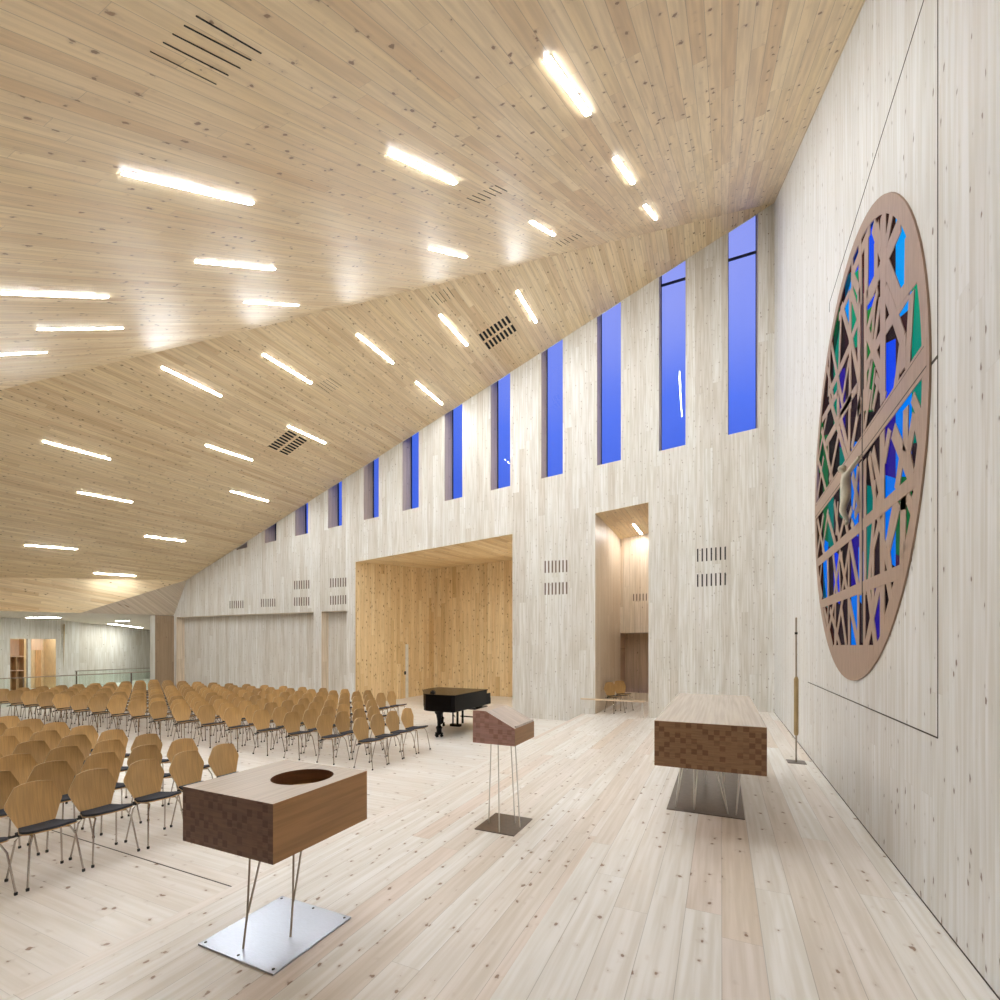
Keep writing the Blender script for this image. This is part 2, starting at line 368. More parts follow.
# back wall with windows, recesses, alcove, doorway
def xb(u): return on_back(u, 600).x
def bp(u, v): p = on_back(u, v); return (p.x, p.z)
aL, aR = bp(355.5, 562), bp(512.5, 534)
nL, nR = bp(595.3, 513.3), bp(648.5, 502.3)
rc1 = (bp(176.5, 617.2)[0], bp(313.5, 611.5)[0], 2.81)
rc2 = (bp(321.5, 611)[0], bp(346.5, 610.5)[0], 2.81)
CR0 = Vector((-20.8, YB, zB(-20.8)))
SB0 = Vector((-21.68, YB, 2.90))
zb = ZL-0.05
outer = [(XW, zb), (XW, PK+0.05), (CR0.x, CR0.z+0.03), (SB0.x-0.02, SB0.z), (SB0.x-0.02, zb),
         (rc1[0], zb), (rc1[0], rc1[2]), (rc1[1], rc1[2]), (rc1[1], zb), (rc2[0], zb), (rc2[0], rc2[2]), (rc2[1], rc2[2]), (rc2[1], zb),
         (aL[0], zb), aL, aR, (aR[0], zb), (nL[0], zb), nL, nR, (nR[0], zb)]
def sill(x): return 6.78+0.0755*(x-0.426)
wins = []
x0 = xb(728.4)
for k in range(12):
    xl = xb(728)-k*1.620; xr = xl+0.645
    zl, zr = zB(xl)-0.02, zB(xr)-0.02
    sl, sr = sill(xl), sill(xr)
    if k < 11: lp = [(xl, sl), (xr, sr), (xr, zr), (xl, zl)]
    else: lp = [(xl+0.02, sl), (xr, sr), (xr, zr), (xl+0.02, max(zl, sl+0.03))]
    wins.append(lp)
tb = lambda a, b: Vector((a, YB, b))
bm = B(); wall_sheet(bm, outer, wins, tb)
struct('wall_back', bm, M['wall_back'], 'tall whitewashed pine back wall with a row of narrow windows', 'wall')
DW = 0.52
for k, lp in enumerate(wins):
    win = B()
    n = len(lp)
    mid = sum(p[1] for p in lp)/n
    lp2 = [(a, c+(0.40 if c > mid else 0)) for a, c in lp]
    for i in range(n):
        (a0, b0), (a1, b1) = lp[i], lp[(i+1) % n]; (c0, d0), (c1, d1) = lp2[i], lp2[(i+1) % n]
        poly(win, [(a0, YB, b0), (a1, YB, b1), (c1, YB+DW, d1), (c0, YB+DW, d0)])
    lp = lp2
    nm = f'window_{k+1}'
    M.setdefault('rv', M['reveal']); o = struct(nm, win, M['reveal'], f'tall narrow window of the back wall, {["first","second","third","fourth","fifth","sixth","seventh","eighth","ninth","tenth","eleventh","twelfth"][k]} from the right corner', 'window')
    cx = sum(p[0] for p in lp)/n
    g = B(); poly(g, [(a, YB+DW-0.03, b) for a, b in lp]); obj('pane', g, M['glass'], o)
    fr = B()
    for i in range(n):
        (a0, b0), (a1, b1) = lp[i], lp[(i+1) % n]
        if i in (0, 3) or i == 1:
            obox(fr, (a0, YB+DW-0.02, b0), (a1, YB+DW-0.02, b1), (0, 1, 0), 0.035, 0.05)
    obj('frame', fr, M['frame_d'], o)
    if k < 2:
        tz = 10.77 if k == 0 else 10.6
        a0, a1 = lp[0][0], lp[1][0]
        if k == 0: z1, z2 = on_back(735, 260, YB+DW).z, on_back(752, 254.5, YB+DW).z
        else: z1, z2 = on_back(664, 286, YB+DW).z, on_back(683, 281, YB+DW).z
        tm = (z1+z2)/2
        obj('transom', obox(B(), (a0, YB+DW-0.05, tm), (a1, YB+DW-0.05, tm), (0, 1, 0), 0.045, 0.05), M['frame_d'], o)

# shallow recesses in the back wall
def recess(idx, r, d, label):
    x0, x1, zt = r; b = B()
    poly(b, [(x0, YB, zb), (x0, YB+d, zb), (x0, YB+d, zt), (x0, YB, zt)], 1)
    poly(b, [(x1, YB, zb), (x1, YB+d, zb), (x1, YB+d, zt), (x1, YB, zt)], 1)
    poly(b, [(x0, YB, zt), (x1, YB, zt), (x1, YB+d, zt), (x0, YB+d, zt)], 1)
    poly(b, [(x0, YB+d, zb), (x1, YB+d, zb), (x1, YB+d, zt), (x0, YB+d, zt)], 0)
    struct(f'trim_{idx}', b, [M['wall_back'], M['niche_y']], label, 'wall recess')
recess(2, rc1, 0.34, 'long shallow wall recess of pale pine behind the far chair rows')
recess(3, rc2, 0.34, 'narrow shallow wall recess of pale pine left of the alcove')

# alcove behind the piano
YA = 18.1
zal, zar = aL[1], aR[1]
b = B(); poly(b, [(aL[0], YB, zb), (aL[0], YA, zb), (aL[0], YA, 4.97), (aL[0], YB, zal)])
struct('wall_alcove_left', b, M['alc_y'], 'left side wall of knotty golden pine inside the alcove', 'wall')
b = B(); poly(b, [(aL[0], YA, zb), (aR[0], YA, zb), (aR[0], YA, 5.15), (aL[0], YA, 4.97)])
struct('wall_alcove_back', b, M['alc_x'], 'rear wall of knotty golden pine behind the grand piano', 'wall')
b = B(); poly(b, [(aR[0], YB, zb), (aR[0], YA, zb), (aR[0], YA, 5.15), (aR[0], YB, zar)])
struct('wall_alcove_right', b, M['alc_y'], 'right side wall of golden pine inside the alcove', 'wall')
b = B(); poly(b, [(aL[0], YB, zal), (aR[0], YB, zar), (aR[0], YA, 5.15)]); poly(b, [(aL[0], YB, zal), (aR[0], YA, 5.15), (aL[0], YA, 4.97)])
struct('ceiling_alcove', b, M['alc_c'], 'golden pine ceiling of the alcove', 'ceiling')
# half open door in the alcove's left wall
def alc_y(u): 
    w_ = (u-500)/F; return aL[0]*(CA+SA*w_)/(-SA+CA*w_)
ya0, ya1 = alc_y(397), alc_y(408)
d_ = set_props(bpy.data.objects.new('door_1', None), 'golden pine door with a pale gap in the alcove side wall', 'door', None, 'structure'); C.objects.link(d_)
zt = 1.6+(645-644)/480*19.3
b = B(); box(b, aL[0]-0.02, aL[0]+0.035, ya0, ya1-0.22, ZL+0.003, 1.63); obj('door_leaf', b, M['alc_y'], d_)
b = B(); box(b, aL[0]-0.01, aL[0]+0.02, ya1-0.22, ya1, ZL+0.003, 1.63); obj('door_jamb', b, M['white'], d_)
b = B(); box(b, aL[0]+0.035, aL[0]+0.09, ya1-0.30, ya1-0.26, ZL+0.95, ZL+1.08); box(b, aL[0]+0.08, aL[0]+0.095, ya1-0.38, ya1-0.26, ZL+1.02, ZL+1.045); obj('door_handle', b, M['black'], d_)

# tall doorway niche
YN = 16.65
b = B(); poly(b, [(nL[0], YB, zb), (nL[0], YN, zb), (nL[0], YN, 5.23), (nL[0], YB, nL[1])])
struct('wall_niche_left', b, M['niche_y'], 'left side wall inside the tall doorway', 'wall')
zo = on_back(620.5, 633, YN).z
b = B(); XR2 = nR[0]+0.5
poly(b, [(nL[0], YN, zo), (XR2, YN, zo), (XR2, YN, 5.45), (nL[0], YN, 5.23)])
struct('wall_niche_back', b, M['niche_x'], 'pale rear wall above the low opening inside the tall doorway', 'wall')
b = B(); poly(b, [(nL[0]-0.4, YN+0.9, zb), (XR2, YN+0.9, zb), (XR2, YN+0.9, zo+0.1), (nL[0]-0.4, YN+0.9, zo+0.1)])
poly(b, [(nL[0]-0.4, YN, zo), (XR2, YN, zo), (XR2, YN+0.9, zo), (nL[0]-0.4, YN+0.9, zo)])
poly(b, [(nL[0]-0.01, YN, zb), (nL[0]-0.01, YN+0.9, zb), (nL[0]-0.01, YN+0.9, zo), (nL[0]-0.01, YN, zo)])
struct('wall_niche_inner', b, M['niche_dark'], 'brown pine panel in the low opening at the back of the tall doorway', 'wall')
b = B(); poly(b, [(nR[0], YB, zb), (nR[0], YB+0.4, zb), (nR[0], YB+0.4, nR[1]+0.03), (nR[0], YB, nR[1])])
poly(b, [(nR[0], YB+0.4, zb), (XR2, YB+0.4, zb), (XR2, YB+0.4, 5.5), (nR[0], YB+0.4, 5.5)])
poly(b, [(XR2, YB+0.4, zb), (XR2, YN+0.9, zb), (XR2, YN+0.9, 5.5), (XR2, YB+0.4, 5.5)])
struct('wall_niche_right', b, M['niche_y'], 'right side wall inside the tall doorway', 'wall')
b = B(); poly(b, [(nL[0], YB, nL[1]), (nR[0], YB, nR[1]), (XR2, YN, 5.45)]); poly(b, [(nL[0], YB, nL[1]), (XR2, YN, 5.45), (nL[0], YN, 5.23)])
poly(b, [(nR[0], YB, nR[1]), (XR2+0.01, YB, 5.5), (XR2+0.01, YN, 5.46)])
struct('ceiling_niche', b, M['ceil_A'], 'pine ceiling of the tall doorway', 'ceiling')
b = B(); box(b, nL[0]+0.01, XR2-0.01, YN+0.02, YN+0.12, ZM+0.001, ZM+0.28)
struct('trim_4', b, M['niche_x'], 'low pale plinth across the opening inside the tall doorway', 'plinth')

# right wall with round opening
RY, RZ, RR = 5.62, 3.32, 1.94
KZ = 2.06/1.94
NS = 96
ring = [(RY+RR*0.985*math.cos(2*PI*i/NS), RZ+RR*KZ*0.985*math.sin(2*PI*i/NS)) for i in range(NS)]
tr = lambda a, b_: Vector((XW, a, b_))
b = B(); wall_sheet(b, [(YF, -0.6), (YB, -0.6), (YB, PK+0.05), (-2.26, 2.65), (YF, 2.65)], [ring], tr)
struct('wall_right', b, M['wall_side'], 'tall whitewashed pine side wall holding the round window', 'wall')
b = B()
for i in range(NS):
    (a0, b0), (a1, b1) = ring[i], ring[(i+1) % NS]
    poly(b, [(XW, a0, b0), (XW, a1, b1), (XW+0.06, a1, b1), (XW+0.06, a0, b0)])
struct('trim_5', b, M['rose_wood'], 'wooden lining of the round wall opening', 'window lining')
# joints in the right wall
b = B(); e_ = 0.0008
pJ = on_right(938, 738)
def wl(p, q, wd, bm_): 
    obox(bm_, (XW-e_, p.y, p.z), (XW-e_, q.y, q.z), (1, 0, 0), wd, 0.003)
wl(Vector((XW, pJ.y, on_right(938, 738).z)), Vector((XW, pJ.y, zA(pJ.y))), 0.007, b)
pb = on_right(808, 684.5); wl(Vector((XW, pJ.y, pJ.z)), Vector((XW, pb.y, pJ.z)), 0.009, b)
wl(on_right(829.6, 303), on_right(924, 0), 0.010, b)
wl(on_right(829.6, 303), on_right(829.6, 312), 0.014, b)
wl(on_right(930, 366), on_right(938, 356), 0.018, b)
wl(Vector((XW, 0.0, 0.004)), Vector((XW, YB, 0.004)), 0.009, b)
struct('trim_6', b, M['line'], 'thin dark joints outlining the large panel around the round window', 'wall joint')

# ceilings
crD = 0.262
def crease(y): x = -20.8-crD*(YB-y); return Vector((x, y, zB(x)))
yE = YB-14.55
E = crease(yE)
Pk = Vector((XW, YB, PK))
ya = YB+(2.6-PK)/KA
b = B(); poly(b, [Pk, E, (E.x-0.6, ya, 2.6), (XW, ya, 2.6)]); struct('ceiling', b, M['ceil_A'], 'near slope of the folded knotty pine ceiling', 'ceiling')
b = B(); poly(b, [Pk, E, CR0]); struct('ceiling.001', b, M['ceil_B'], 'far slope of the folded knotty pine ceiling', 'ceiling')
b = B(); poly(b, [(E.x-0.6, ya, 2.6), (XW, ya, 2.6), (XW, YF, 2.6), (E.x-0.6, YF, 2.6)]); struct('ceiling.002', b, M['ceil_A'], 'flat low strip of pine ceiling behind the viewer', 'ceiling')
def sof(y): 
    k = (YB-y)/(YB-7.7); return Vector((-21.68-0.62*k, y, 2.90-0.14*k))
Q = sof(9.85)
b = B(); poly(b, [CR0, E, sof(yE), Q]); struct('ceiling.003', b, M['ceil_C'], 'narrow darker soffit strip below the ceiling crease at left', 'ceiling')
b = B(); poly(b, [CR0, Q, SB0]); struct('ceiling.004', b, M['soffit_end'], 'pale triangular soffit end beside the back wall', 'ceiling')
# front wall and hidden left wall (behind the viewer)
b = B(); poly(b, [(-34, YF, ZL-0.1), (XW, YF, ZL-0.1), (XW, YF, 2.7), (-34, YF, 2.7)]); struct('wall_front', b, M['wall_back'], 'pale pine wall behind the viewer', 'wall')
# left opening: edge face of soffit, stub wall
b = B(); box(b, -22.04, -21.68, 12.28, YB+0.35, ZL, 2.86)
for f in b.faces:
    c_ = f.calc_center_median()
    f.material_index = 1 if c_.y < 12.3 else 0
struct('wall_stub', b, [M['stub'], M['wall_far']], 'shade-darkened pine wall end between the foyer opening and the back wall', 'wall')
# adjoining foyer
f1, f2, f3 = Vector((-28.8, YF, 0)), Vector((-28.8, 12.06, 0)), Vector((-33, 18.4, 0))
zc = 2.80
y10, y56 = 10.28, 11.9
zd = 1.88
b = B()
wall_sheet(b, [(YF, ZL-0.05), (y10, ZL-0.05), (y10, zd), (y56, zd), (y56, ZL-0.05), (12.06, ZL-0.05), (12.06, zc), (YF, zc)], [], lambda a, c_: Vector((-28.8, a, c_)))
poly(b, [(-28.8, 12.06, ZL-0.05), (-34, 19.9, ZL-0.05), (-34, 19.9, 2.45), (-28.8, 12.06, zc)])
struct('wall_left', b, M['wall_far'], 'pale pine far wall of the foyer seen through the opening', 'wall')
b = B()
s0, s1, s2 = sof(YB), sof(7.7), sof(YF)
poly(b, [s0, s2, (-28.8, YF, zc)]); poly(b, [s0, (-28.8, YF, zc), (-28.8, 12.06, zc)])
poly(b, [s0, (-28.8, 12.06, zc), (-34, 19.9, 2.45)]); poly(b, [s0, (-34, 19.9, 2.45), (-21.6, 19.9, 2.88)]); poly(b, [s0, (-21.6, 19.9, 2.88), (-21.6, YB, 2.9)])
struct('ceiling.005', b, M['ceil_low'], 'flat pale ceiling of the foyer', 'ceiling')
b = B(); poly(b, [(-34, 19.9, ZL-0.05), (-21.9, 19.9, ZL-0.05), (-21.9, 19.9, 2.9), (-34, 19.9, 2.9)]); poly(b, [(-21.9, YB+0.35, ZL), (-21.9, 19.9, ZL), (-21.9, 19.9, 2.9), (-21.9, YB+0.35, 2.9)])
struct('wall_far', b, M['wall_far'], 'end wall of the foyer', 'wall')
# soffit left end near viewer hidden closing
b = B(); poly(b, [E, sof(yE), sof(YF), (E.x-0.6, YF, 2.6), (E.x-0.6, ya, 2.6)]); struct('ceiling.006', b, M['ceil_C'], 'soffit strip continuing behind the viewer', 'ceiling')
# room behind the foyer doorway
b = B()
xr = -30.8
poly(b, [(xr, y10-0.9, ZL), (xr, y56+0.35, ZL), (xr, y56+0.35, 2.6), (xr, y10-0.9, 2.6)])
poly(b, [(-28.8, y10, ZL), (xr, y10-0.0, ZL), (xr, y10, 2.6), (-28.8, y10, 2.6)])
poly(b, [(-28.98, y56+0.35, ZL), (xr, y56+0.35, ZL), (xr, y56+0.35, 2.6), (-28.8, y56+0.35, 2.6)])
poly(b, [(-28.8, y10, 2.6), (xr, y10, 2.6), (xr, y56+0.35, 2.6), (-28.8, y56+0.35, 2.6)])
struct('wall_store', b, M['warm'], 'warm pine walls of the little room behind the foyer doorway', 'wall')
shelf = thing('storage_shelf', 'orange pine shelf unit with two tall bays inside the foyer doorway', 'shelf', (-29.0, y10+0.02, ZL))
sw = 0.52
box_ = B()
box(box_, -0.45, 0, 0, 0.02, 0, 2.4); box(box_, -0.45, 0, sw, sw+0.02, 0, 2.4); box(box_, -0.47, -0.45, 0, sw+0.02, 0, 1.9); box(box_, -0.45, 0, sw*0.5, sw*0.5+0.02, 0.0, 1.62)
obj('carcass', box_, M['orange'], shelf)
for z_ in (0.05, 0.95, 1.60): obj('shelf_board', box(B(), -0.44, -0.005, 0.02, sw, z_, z_+0.03), M['blush'], shelf)
obj('back_panel', box(B(), -0.449, -0.44, 0.02, sw, 1.65, 2.39), M['blush'], shelf)
tmp = set_props(obj('partition_post', box(B(), -28.95, -28.78, y10+0.60, y10+0.70, ZL+0.001, zd), M['white']), 'white painted post between shelf and warm wall in the foyer doorway', 'post', None, 'structure'); tmp.name = 'trim_7'
d2 = set_props(bpy.data.objects.new('door_2', None), 'small light pine door in the warm room beyond the foyer', 'door', None, 'structure'); C.objects.link(d2)
obj('door_leaf', box(B(), xr+0.01, xr+0.05, 11.90, 12.12, ZL, 1.35), M['orange'], d2)
obj('door_frame', box(B(), xr+0.005, xr+0.03, 11.75, 12.2, 1.35, 2.3), M['blush'], d2)
# glass balustrades
def rail(name, label, x, y0, y1, zt, posts):
    t = thing(name, label, 'balustrade', (x, (y0+y1)/2, ZL))
    L = (y1-y0)/2
    obj('glass_panel', box(B(), -0.006, 0.006, -L, L, 0.02, zt-0.02), M['rail_glass'], t)
    obj('handrail', box(B(), -0.02, 0.02, -L, L, zt-0.02, zt+0.015), M['rod'], t)
    for p in posts: obj('post', box(B(), -0.018, 0.018, p-y0-L-0.018, p-y0-L+0.018, 0, zt-0.02), M['slotgrey'], t)
rail('glass_balustrade', 'long glass balustrade with thin dark rail behind the rear chairs', -22.0, 0.5, 12.26, 1.0, [5.0, 8.2, 11.55])
rail('glass_balustrade', 'second glass balustrade farther back in the foyer with grey rail', -25.5, 11.2, 14.2, 1.0, [11.25])

# ------------------------------------------------------------------ ceiling lights
def light(label, p, q, n, wd=0.050, mat='lamp', group='recessed strip lights in the timber ceiling', nm='ceiling_light'):
    n = Vector(n).normalized(); c = (p+q)/2
    t = thing(nm, label, 'ceiling light', c, 0, group)
    p, q = p-c, q-c; d = (q-p).normalized()
    obj('frame', obox(B(), p-d*0.008-n*0.002, q+d*0.008-n*0.002, n, wd+0.016, 0.006), M['white'], t)
    obj('diffuser', obox(B(), p-n*0.006, q-n*0.006, n, wd, 0.008), M[mat], t)
nAv, nBv = Vector((0, -KA, 1)).normalized(), Vector((-KB, 0, 1)).normalized()
LA = [((123, 172), (252, 203), 'longest bright strip light near the upper left of the near ceiling slope'),
      ((390, 152), (455, 183), 'strip light high on the near ceiling slope above the fold lights, centre left'),
      ((547, 57), (588, 114), 'steeply angled strip light nearest the top edge above the windows'),
      ((615, 157), (633, 183), 'short strip light between the steep top one and the corner light'),
      ((645, 205), (656, 219), 'smallest strip light nearest the tall window corner'),
      ((531, 221), (554, 235), 'short strip light above the slot grille close to the ceiling fold'),
      ((430, 248), (466, 257), 'short strip light on the near slope just above the fold at centre'),
      ((196, 261), (274, 269), 'nearly level strip light in the middle of the glossy near ceiling slope'),
      ((245, 302), (298, 305), 'thin level strip light touching the ceiling fold at left'),
      ((-45, 291), (107, 297), 'long level strip light cut off by the left picture edge'),
      ((38, 329), (122, 328), 'thin faint level strip light low on the near slope at left'),
      ((-60, 358), (46, 352), 'lowest level strip light of the near slope at the left edge')]
for a, c_, lab in LA: light(lab, on_A(*a), on_A(*c_), nAv)
LB = [((162, 367), (221, 396), 'strip light on the far slope, highest of the left column of lights'),
      ((263, 354), (311, 383), 'strip light on the far slope left of the faint slot grille'),
      ((357, 334), (393, 363), 'strip light on the far slope below the fold, right of the faint grille'),
      ((416, 382), (442, 404), 'strip light on the far slope nearest the sixth window'),
      ((440, 315), (467, 345), 'steep strip light just left of the dark double grille'),
      ((517, 291), (536, 322), 'steep strip light just right of the dark double grille'),
      ((43, 441), (110, 459), 'wide strip light on the far slope at the far left, upper one'),
      ((206, 445), (252, 460), 'strip light just left of the lower dark double grille'),
      ((288, 426), (325, 443), 'strip light touching the lower dark double grille'),
      ((78, 492), (132, 502), 'strip light on the far slope at left, below the widest one'),
      ((231, 491), (268, 501), 'small strip light above the smallest triangular window'),
      ((25, 545), (77, 549), 'thin strip light low on the far slope at the far left'),
      ((145, 536), (185, 541), 'thin strip light low on the far slope above the back wall end'),
      ((94, 573), (135, 576), 'lowest strip light lying at the ceiling crease')]
for a, c_, lab in LB: light(lab, on_B(*a), on_B(*c_), nBv)
# the same row of fittings continues over the part of the hall outside the frame
def on_pt_A(x, y): return Vector((x, y, zA(y)))
zlow = lambda u, v: on_plane(u, v, Vector((0, 0, 1)), 2.80)
light('wide strip light on the low foyer ceiling at the left edge', Vector((-26.9, 10.2, 2.775)), Vector((-25.6, 10.65, 2.775)), (0, 0, 1), 0.26, 'lamp_room', 'strip lights of the foyer')
light('small strip light on the foyer ceiling beside the darkened wall end', Vector((-26.7, 13.4, 2.77)), Vector((-26.2, 13.6, 2.77)), (0, 0, 1), 0.25, 'lamp_room', 'strip lights of the foyer')
light('long strip light on the foyer ceiling, lower one beside the wall end', Vector((-28.6, 14.0, 2.70)), Vector((-30.6, 16.6, 2.60)), (0, 0, 1), 0.15, 'lamp_room', 'strip lights of the foyer')
light('strip light in the small warm room beyond the foyer', Vector((-29.6, 11.0, 2.55)), Vector((-29.6, 12.4, 2.55)), (0, 0, 1), 0.12, 'lamp_room', 'strip lights of the foyer')
pn = [on_back(634, 523, 14.6), on_back(642, 534, 15.4)]
zt = 5.27
def on_z(u, v, z): return on_plane(u, v, Vector((0, 0, 1)), z)
M['lamp_niche'] = emis('led strip doorway', (1.0, 0.98, 0.95), 110.0)
light('strip light under the ceiling of the tall doorway', on_z(633.5, 524, 5.28), on_z(641.5, 534, 5.28), (0, 0, 1), 0.06, 'lamp_niche', None)

M['fill_alc'] = emis('added alcove fill', (1.0, 0.97, 0.90), 75.0)  # emission of an unseen strip added only to brighten the alcove
light('added unseen upright fill strip on the right side wall of the alcove', Vector((aR[0], 15.3, 1.0)), Vector((aR[0], 15.3, 3.8)), (1, 0, 0), 0.07, 'fill_alc', None)
# ------------------------------------------------------------------ air vents
def vent(name, label, corners, on, n, rows, cols, mat, group, fill=0.5, gap=0.12, proud=0.004, along='v'):
    """corners: four image corners (tl,tr,br,bl) projected on the real surface; slots run from the tl-tr edge to the bl-br edge"""
    P = [on(*c) for c in corners]; n = Vector(n).normalized()
    c = sum(P, Vector())/4
    t = thing(name, label, 'air vent', c, 0, group)
    P = [p-c for p in P]
    def bi(a, b_): return (P[0]*(1-a)+P[1]*a)*(1-b_)+(P[3]*(1-a)+P[2]*a)*b_
    for r in range(rows):
        for k in range(cols):
            a = (k+0.5)/cols
            b0 = r/rows+(gap/2 if rows > 1 else 0); b1 = (r+1)/rows-(gap/2 if rows > 1 else 0)
            p, q = bi(a, b0), bi(a, b1)
            wd = (bi((k+1)/cols, b0)-bi(k/cols, b0)).length*fill
            obj('slot', obox(B(), p, q, n, wd, proud*2), M[mat], t)
gB = 'slot grilles in the timber ceiling'
vent('ceiling_vent', 'dark double slot grille high on the far slope between two steep lights', [(477, 334), (507, 314), (518, 331), (489, 351)], on_B, nBv, 2, 8, 'dark', gB, 0.55)
vent('ceiling_vent', 'dark double slot grille lower on the far slope beside a strip light', [(266, 446), (288, 429), (309, 441), (288, 456)], on_B, nBv, 2, 8, 'dark', gB, 0.55)
vent('ceiling_vent', 'faint five slot grille just below the fold at centre', [(429, 297), (449, 286), (456, 296), (437, 306)], on_B, nBv, 1, 5, 'dark', gB, 0.10)
vent('ceiling_vent', 'faint five slot grille on the far slope below the fold at left', [(315, 385), (331, 377), (343, 385), (328, 394)], on_B, nBv, 1, 5, 'slotgrey', gB, 0.10)
vent('ceiling_vent', 'faint slot grille on the near slope above the short lights', [(464, 199), (498, 184), (510, 190), (477, 204)], on_A, nAv, 1, 6, 'dark', gB, 0.09)
vent('ceiling_vent', 'tiny slot grille on the near slope at the fold right of centre', [(554, 243), (578, 233), (584, 236), (560, 247)], on_A, nAv, 1, 6, 'dark', gB, 0.10)
t = thing('ceiling_vent', 'large grille of five long dark slots at the upper left of the ceiling', 'air vent', on_A(208, 48), 0, gB)
for a, c_, wd in (((196, 15.5), (261, 53), .008), ((184, 25), (251, 60), .008), ((172.5, 33.5), (240, 68), .006), ((163, 42), (228, 75), .006), ((150, 51), (216, 84), .004)):
    obj('slot', obox(B(), on_A(*a)-t.location, on_A(*c_)-t.location, nAv, wd, 0.008), M['dark'], t)
gW = 'slot grilles in the back wall'
nb = (0, 1, 0)
def wv(label, u0, u1, v0l, v0r, h, mat='dark', y=YB, n=7, fill=0.30):
    vent('wall_vent', label, [(u0, v0l), (u1, v0r), (u1, v0r+h), (u0, v0l+h)], lambda a, c_: on_back(a, c_, y), nb, 1, n, mat, gW, fill)
wv('upper slot grille on the wall between alcove and doorway', 543.5, 568.5, 561, 560, 12, 'slotgrey', fill=0.38)
wv('lower slot grille on the wall between alcove and doorway', 543.5, 568.5, 583, 582, 12, 'slotgrey', fill=0.38)
wv('upper slot grille on the wall right of the tall doorway', 695.5, 727.5, 549, 546.5, 13, 'dark')
wv('lower slot grille on the wall right of the tall doorway', 695.5, 727.5, 574.5, 572.5, 12.5, 'dark')
wv('upper slot grille above the narrow recess', 329.5, 347, 578.5, 577.5, 9, 'slotgrey', fill=0.4)
wv('lower slot grille above the narrow recess', 329.5, 347, 596, 595, 9, 'slotgrey', fill=0.4)
wv('upper slot grille above the right end of the long recess', 293.5, 310, 581, 580, 8.5, 'slotgrey', fill=0.4)
wv('lower slot grille above the right end of the long recess', 293.5, 310, 597.5, 597, 8.5, 'slotgrey', fill=0.4)
wv('pale slot grille above the middle of the long recess', 260.5, 276, 599, 598.5, 8, 'slotgrey', fill=0.34)
wv('pale slot grille above the long recess, leftmost one', 229, 244, 601, 600.5, 7.5, 'slotgrey', fill=0.34)
wv('small slot grille on the rear wall inside the tall doorway', 632, 648, 594, 593.5, 7, 'slotgrey', y=YN, n=5)

# ------------------------------------------------------------------ rose window
rose = thing('rose_window', 'large round window of angular wooden tracery over coloured glass', 'window', (XW, RY, RZ-RR*KZ)); rose.scale = (1, 1, KZ)
oz = Vector((XW, RY, RZ-RR))
TF, TK = 0.05, 0.0     # front of tracery stands 5 cm proud of the wall
XF = -0.012
b = B()
Ro, Ri = RR, RR-0.115
ringi = []
for i in range(NS):
    a = 2*PI*i/NS
    ro, ri = Ro, Ri
    ringi.append(((ro*math.cos(a), ro*math.sin(a)), (ri*math.cos(a), ri*math.sin(a))))
def v3(x, p): return (x, p[0], p[1]+RR)
vsr = [[b.verts.new(v3(XF, o_)), b.verts.new(v3(XF, i_)), b.verts.new(v3(0.02, i_)), b.verts.new(v3(0.02, o_))] for o_, i_ in ringi]
for i in range(NS):
    p, q = vsr[i], vsr[(i+1) % NS]
    for k in range(4): b.faces.new((p[k], q[k], q[(k+1) % 4], p[(k+1) % 4]))
obj('outer_ring', b, M['rose_wood'], rose)
cr = {'A': (830, 190, .11), 'B': (815, 290, .125), 'C': (810, 390, .12), 'D': (810, 480, .12), 'E': (810, 570, .12)}
def rp_(c, p):
    o_ = cr[c]; q = on_plane(o_[0]+p[0]*o_[2], o_[1]+p[1]*o_[2], Vector((1, 0, 0)), XW+XF); return (q.y-RY, (q.z-RZ)/KZ)
